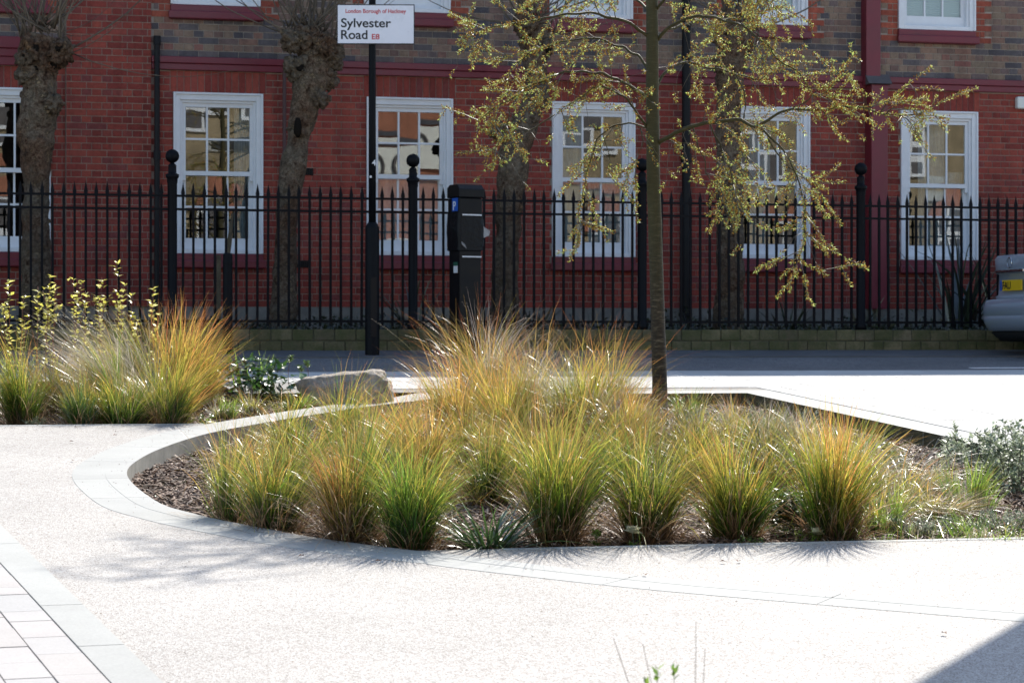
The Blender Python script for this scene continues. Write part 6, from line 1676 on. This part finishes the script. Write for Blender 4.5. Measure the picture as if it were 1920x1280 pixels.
# ================================================================== TERRACE BEHIND THE CAMERA (seen in the window panes)
OW = -9.0
def opposite(name, u0, u1, top, mat, label, cat, feats):
    t = thing(name, ((u0 + u1) / 2, OW, gz(OW)), label, cat, 'terrace across the plaza behind the camera')
    MB().box(u0, u1, OW - 6, OW, -1.4, top).build('wall', mat, t)
    MB().box(u0 - .1, u1 + .1, OW - 6.1, OW + .25, top + .001, top + .25).build('cornice', M['white_paint'], t)
    for kind, *a in feats:
        if kind == 'band': MB().box(u0, u1, OW, OW + .06, a[0], a[1]).build('band', a[2], t)
        if kind == 'win':
            c, z0, z1, hw, arch = a
            fr = MB().box(c - hw, c + hw, OW + .003, OW + .07, z0, z1).build('window', M['white_paint'], t)
            for k in (0, 1):
                for j in (0, 1):
                    x0 = c - hw + .09 + k * (hw - .05); MB().box(x0, x0 + hw - .13, OW + .071, OW + .075, z0 + .1 + j * (z1 - z0) / 2, z0 - .08 + (j + 1) * (z1 - z0) / 2).build('pane', M['lead'], fr)
            if arch:
                n_ = 12; pts = [(c + (hw + .28) * math.cos(q), z1 + (hw * .55 + .25) * math.sin(q)) for q in [math.pi * k / n_ for k in range(n_ + 1)]]
                MB().extrude_y(pts, OW + .10, OW + .02).build('arch', arch, t)
        if kind == 'sign':
            x0, x1, z0, z1 = a; sg = MB().box(x0, x1, OW + .02, OW + .1, z0, z1).build('signboard', M['white_plastic'], t)
            for k in range(2):
                cx = x0 + .55 + k * .75
                MB().tube([(cx + .24 * math.cos(q), OW + .12, (z0 + z1) / 2 + .32 * math.sin(q)) for q in [k2 * math.pi / 12 for k2 in range(25)]], [.05] * 25, 6).build('ring', M['lead'], sg)
WP, OR = M['white_paint'], M['brick_faded']
opposite('terrace_house', -4, 6.2, 8.6, M['brick_yellow'], 'yellow brick terrace house with white arches behind the camera, leftmost in the panes', 'house', [('win', 1.2, 3, 5.4, .6, OR), ('win', 3.9, 3, 5.4, .6, OR), ('band', 6.4, 6.7, OR), ('win', 3.4, 6.9, 8.2, .6, None)])
opposite('terrace_house', 6.3, 11.9, 8.9, M['brick_yellow'], 'yellow brick terrace house with red lintels behind the camera', 'house', [('win', 9.2, 2.6, 5.15, .75, OR), ('band', 6.55, 6.85, M['concrete']), ('win', 8.9, 7.5, 8.7, .6, WP), ('win', 10.4, 7.3, 8.5, .4, WP)])
opposite('shop_building', 12, 17.0, 9.2, M['brick_faded'], 'red brick shop with a white signboard behind the camera', 'shop', [('sign', 12.9, 15.9, 5.9, 6.95), ('band', 7.0, 7.12, M['slate']), ('win', 14.4, 2.2, 4.4, 1.2, None)])
opposite('terrace_house', 17.1, 22.2, 8.8, M['brick_yellow'], 'yellow brick terrace house with a grey arch behind the camera', 'house', [('win', 19.0, 6.6, 7.6, .7, M['lead']), ('win', 19.9, 2.8, 4.9, .5, OR), ('band', 5.5, 5.75, OR)])
opposite('terrace_house', 22.3, 27.2, 8.4, M['brick_yellow'], 'yellow brick terrace house behind the camera, second from the right', 'house', [('win', 24.2, 5.8, 7.6, .7, None), ('win', 25.4, 2.8, 4.9, .6, OR)])
opposite('terrace_house', 27.3, 36, 8.9, M['brick_yellow'], 'yellow brick terrace house with a white arch behind the camera, rightmost in the panes', 'house', [('win', 28.9, 6.4, 7.4, .45, WP), ('win', 30.4, 3, 5.4, .7, OR), ('band', 5.9, 6.2, M['concrete'])])
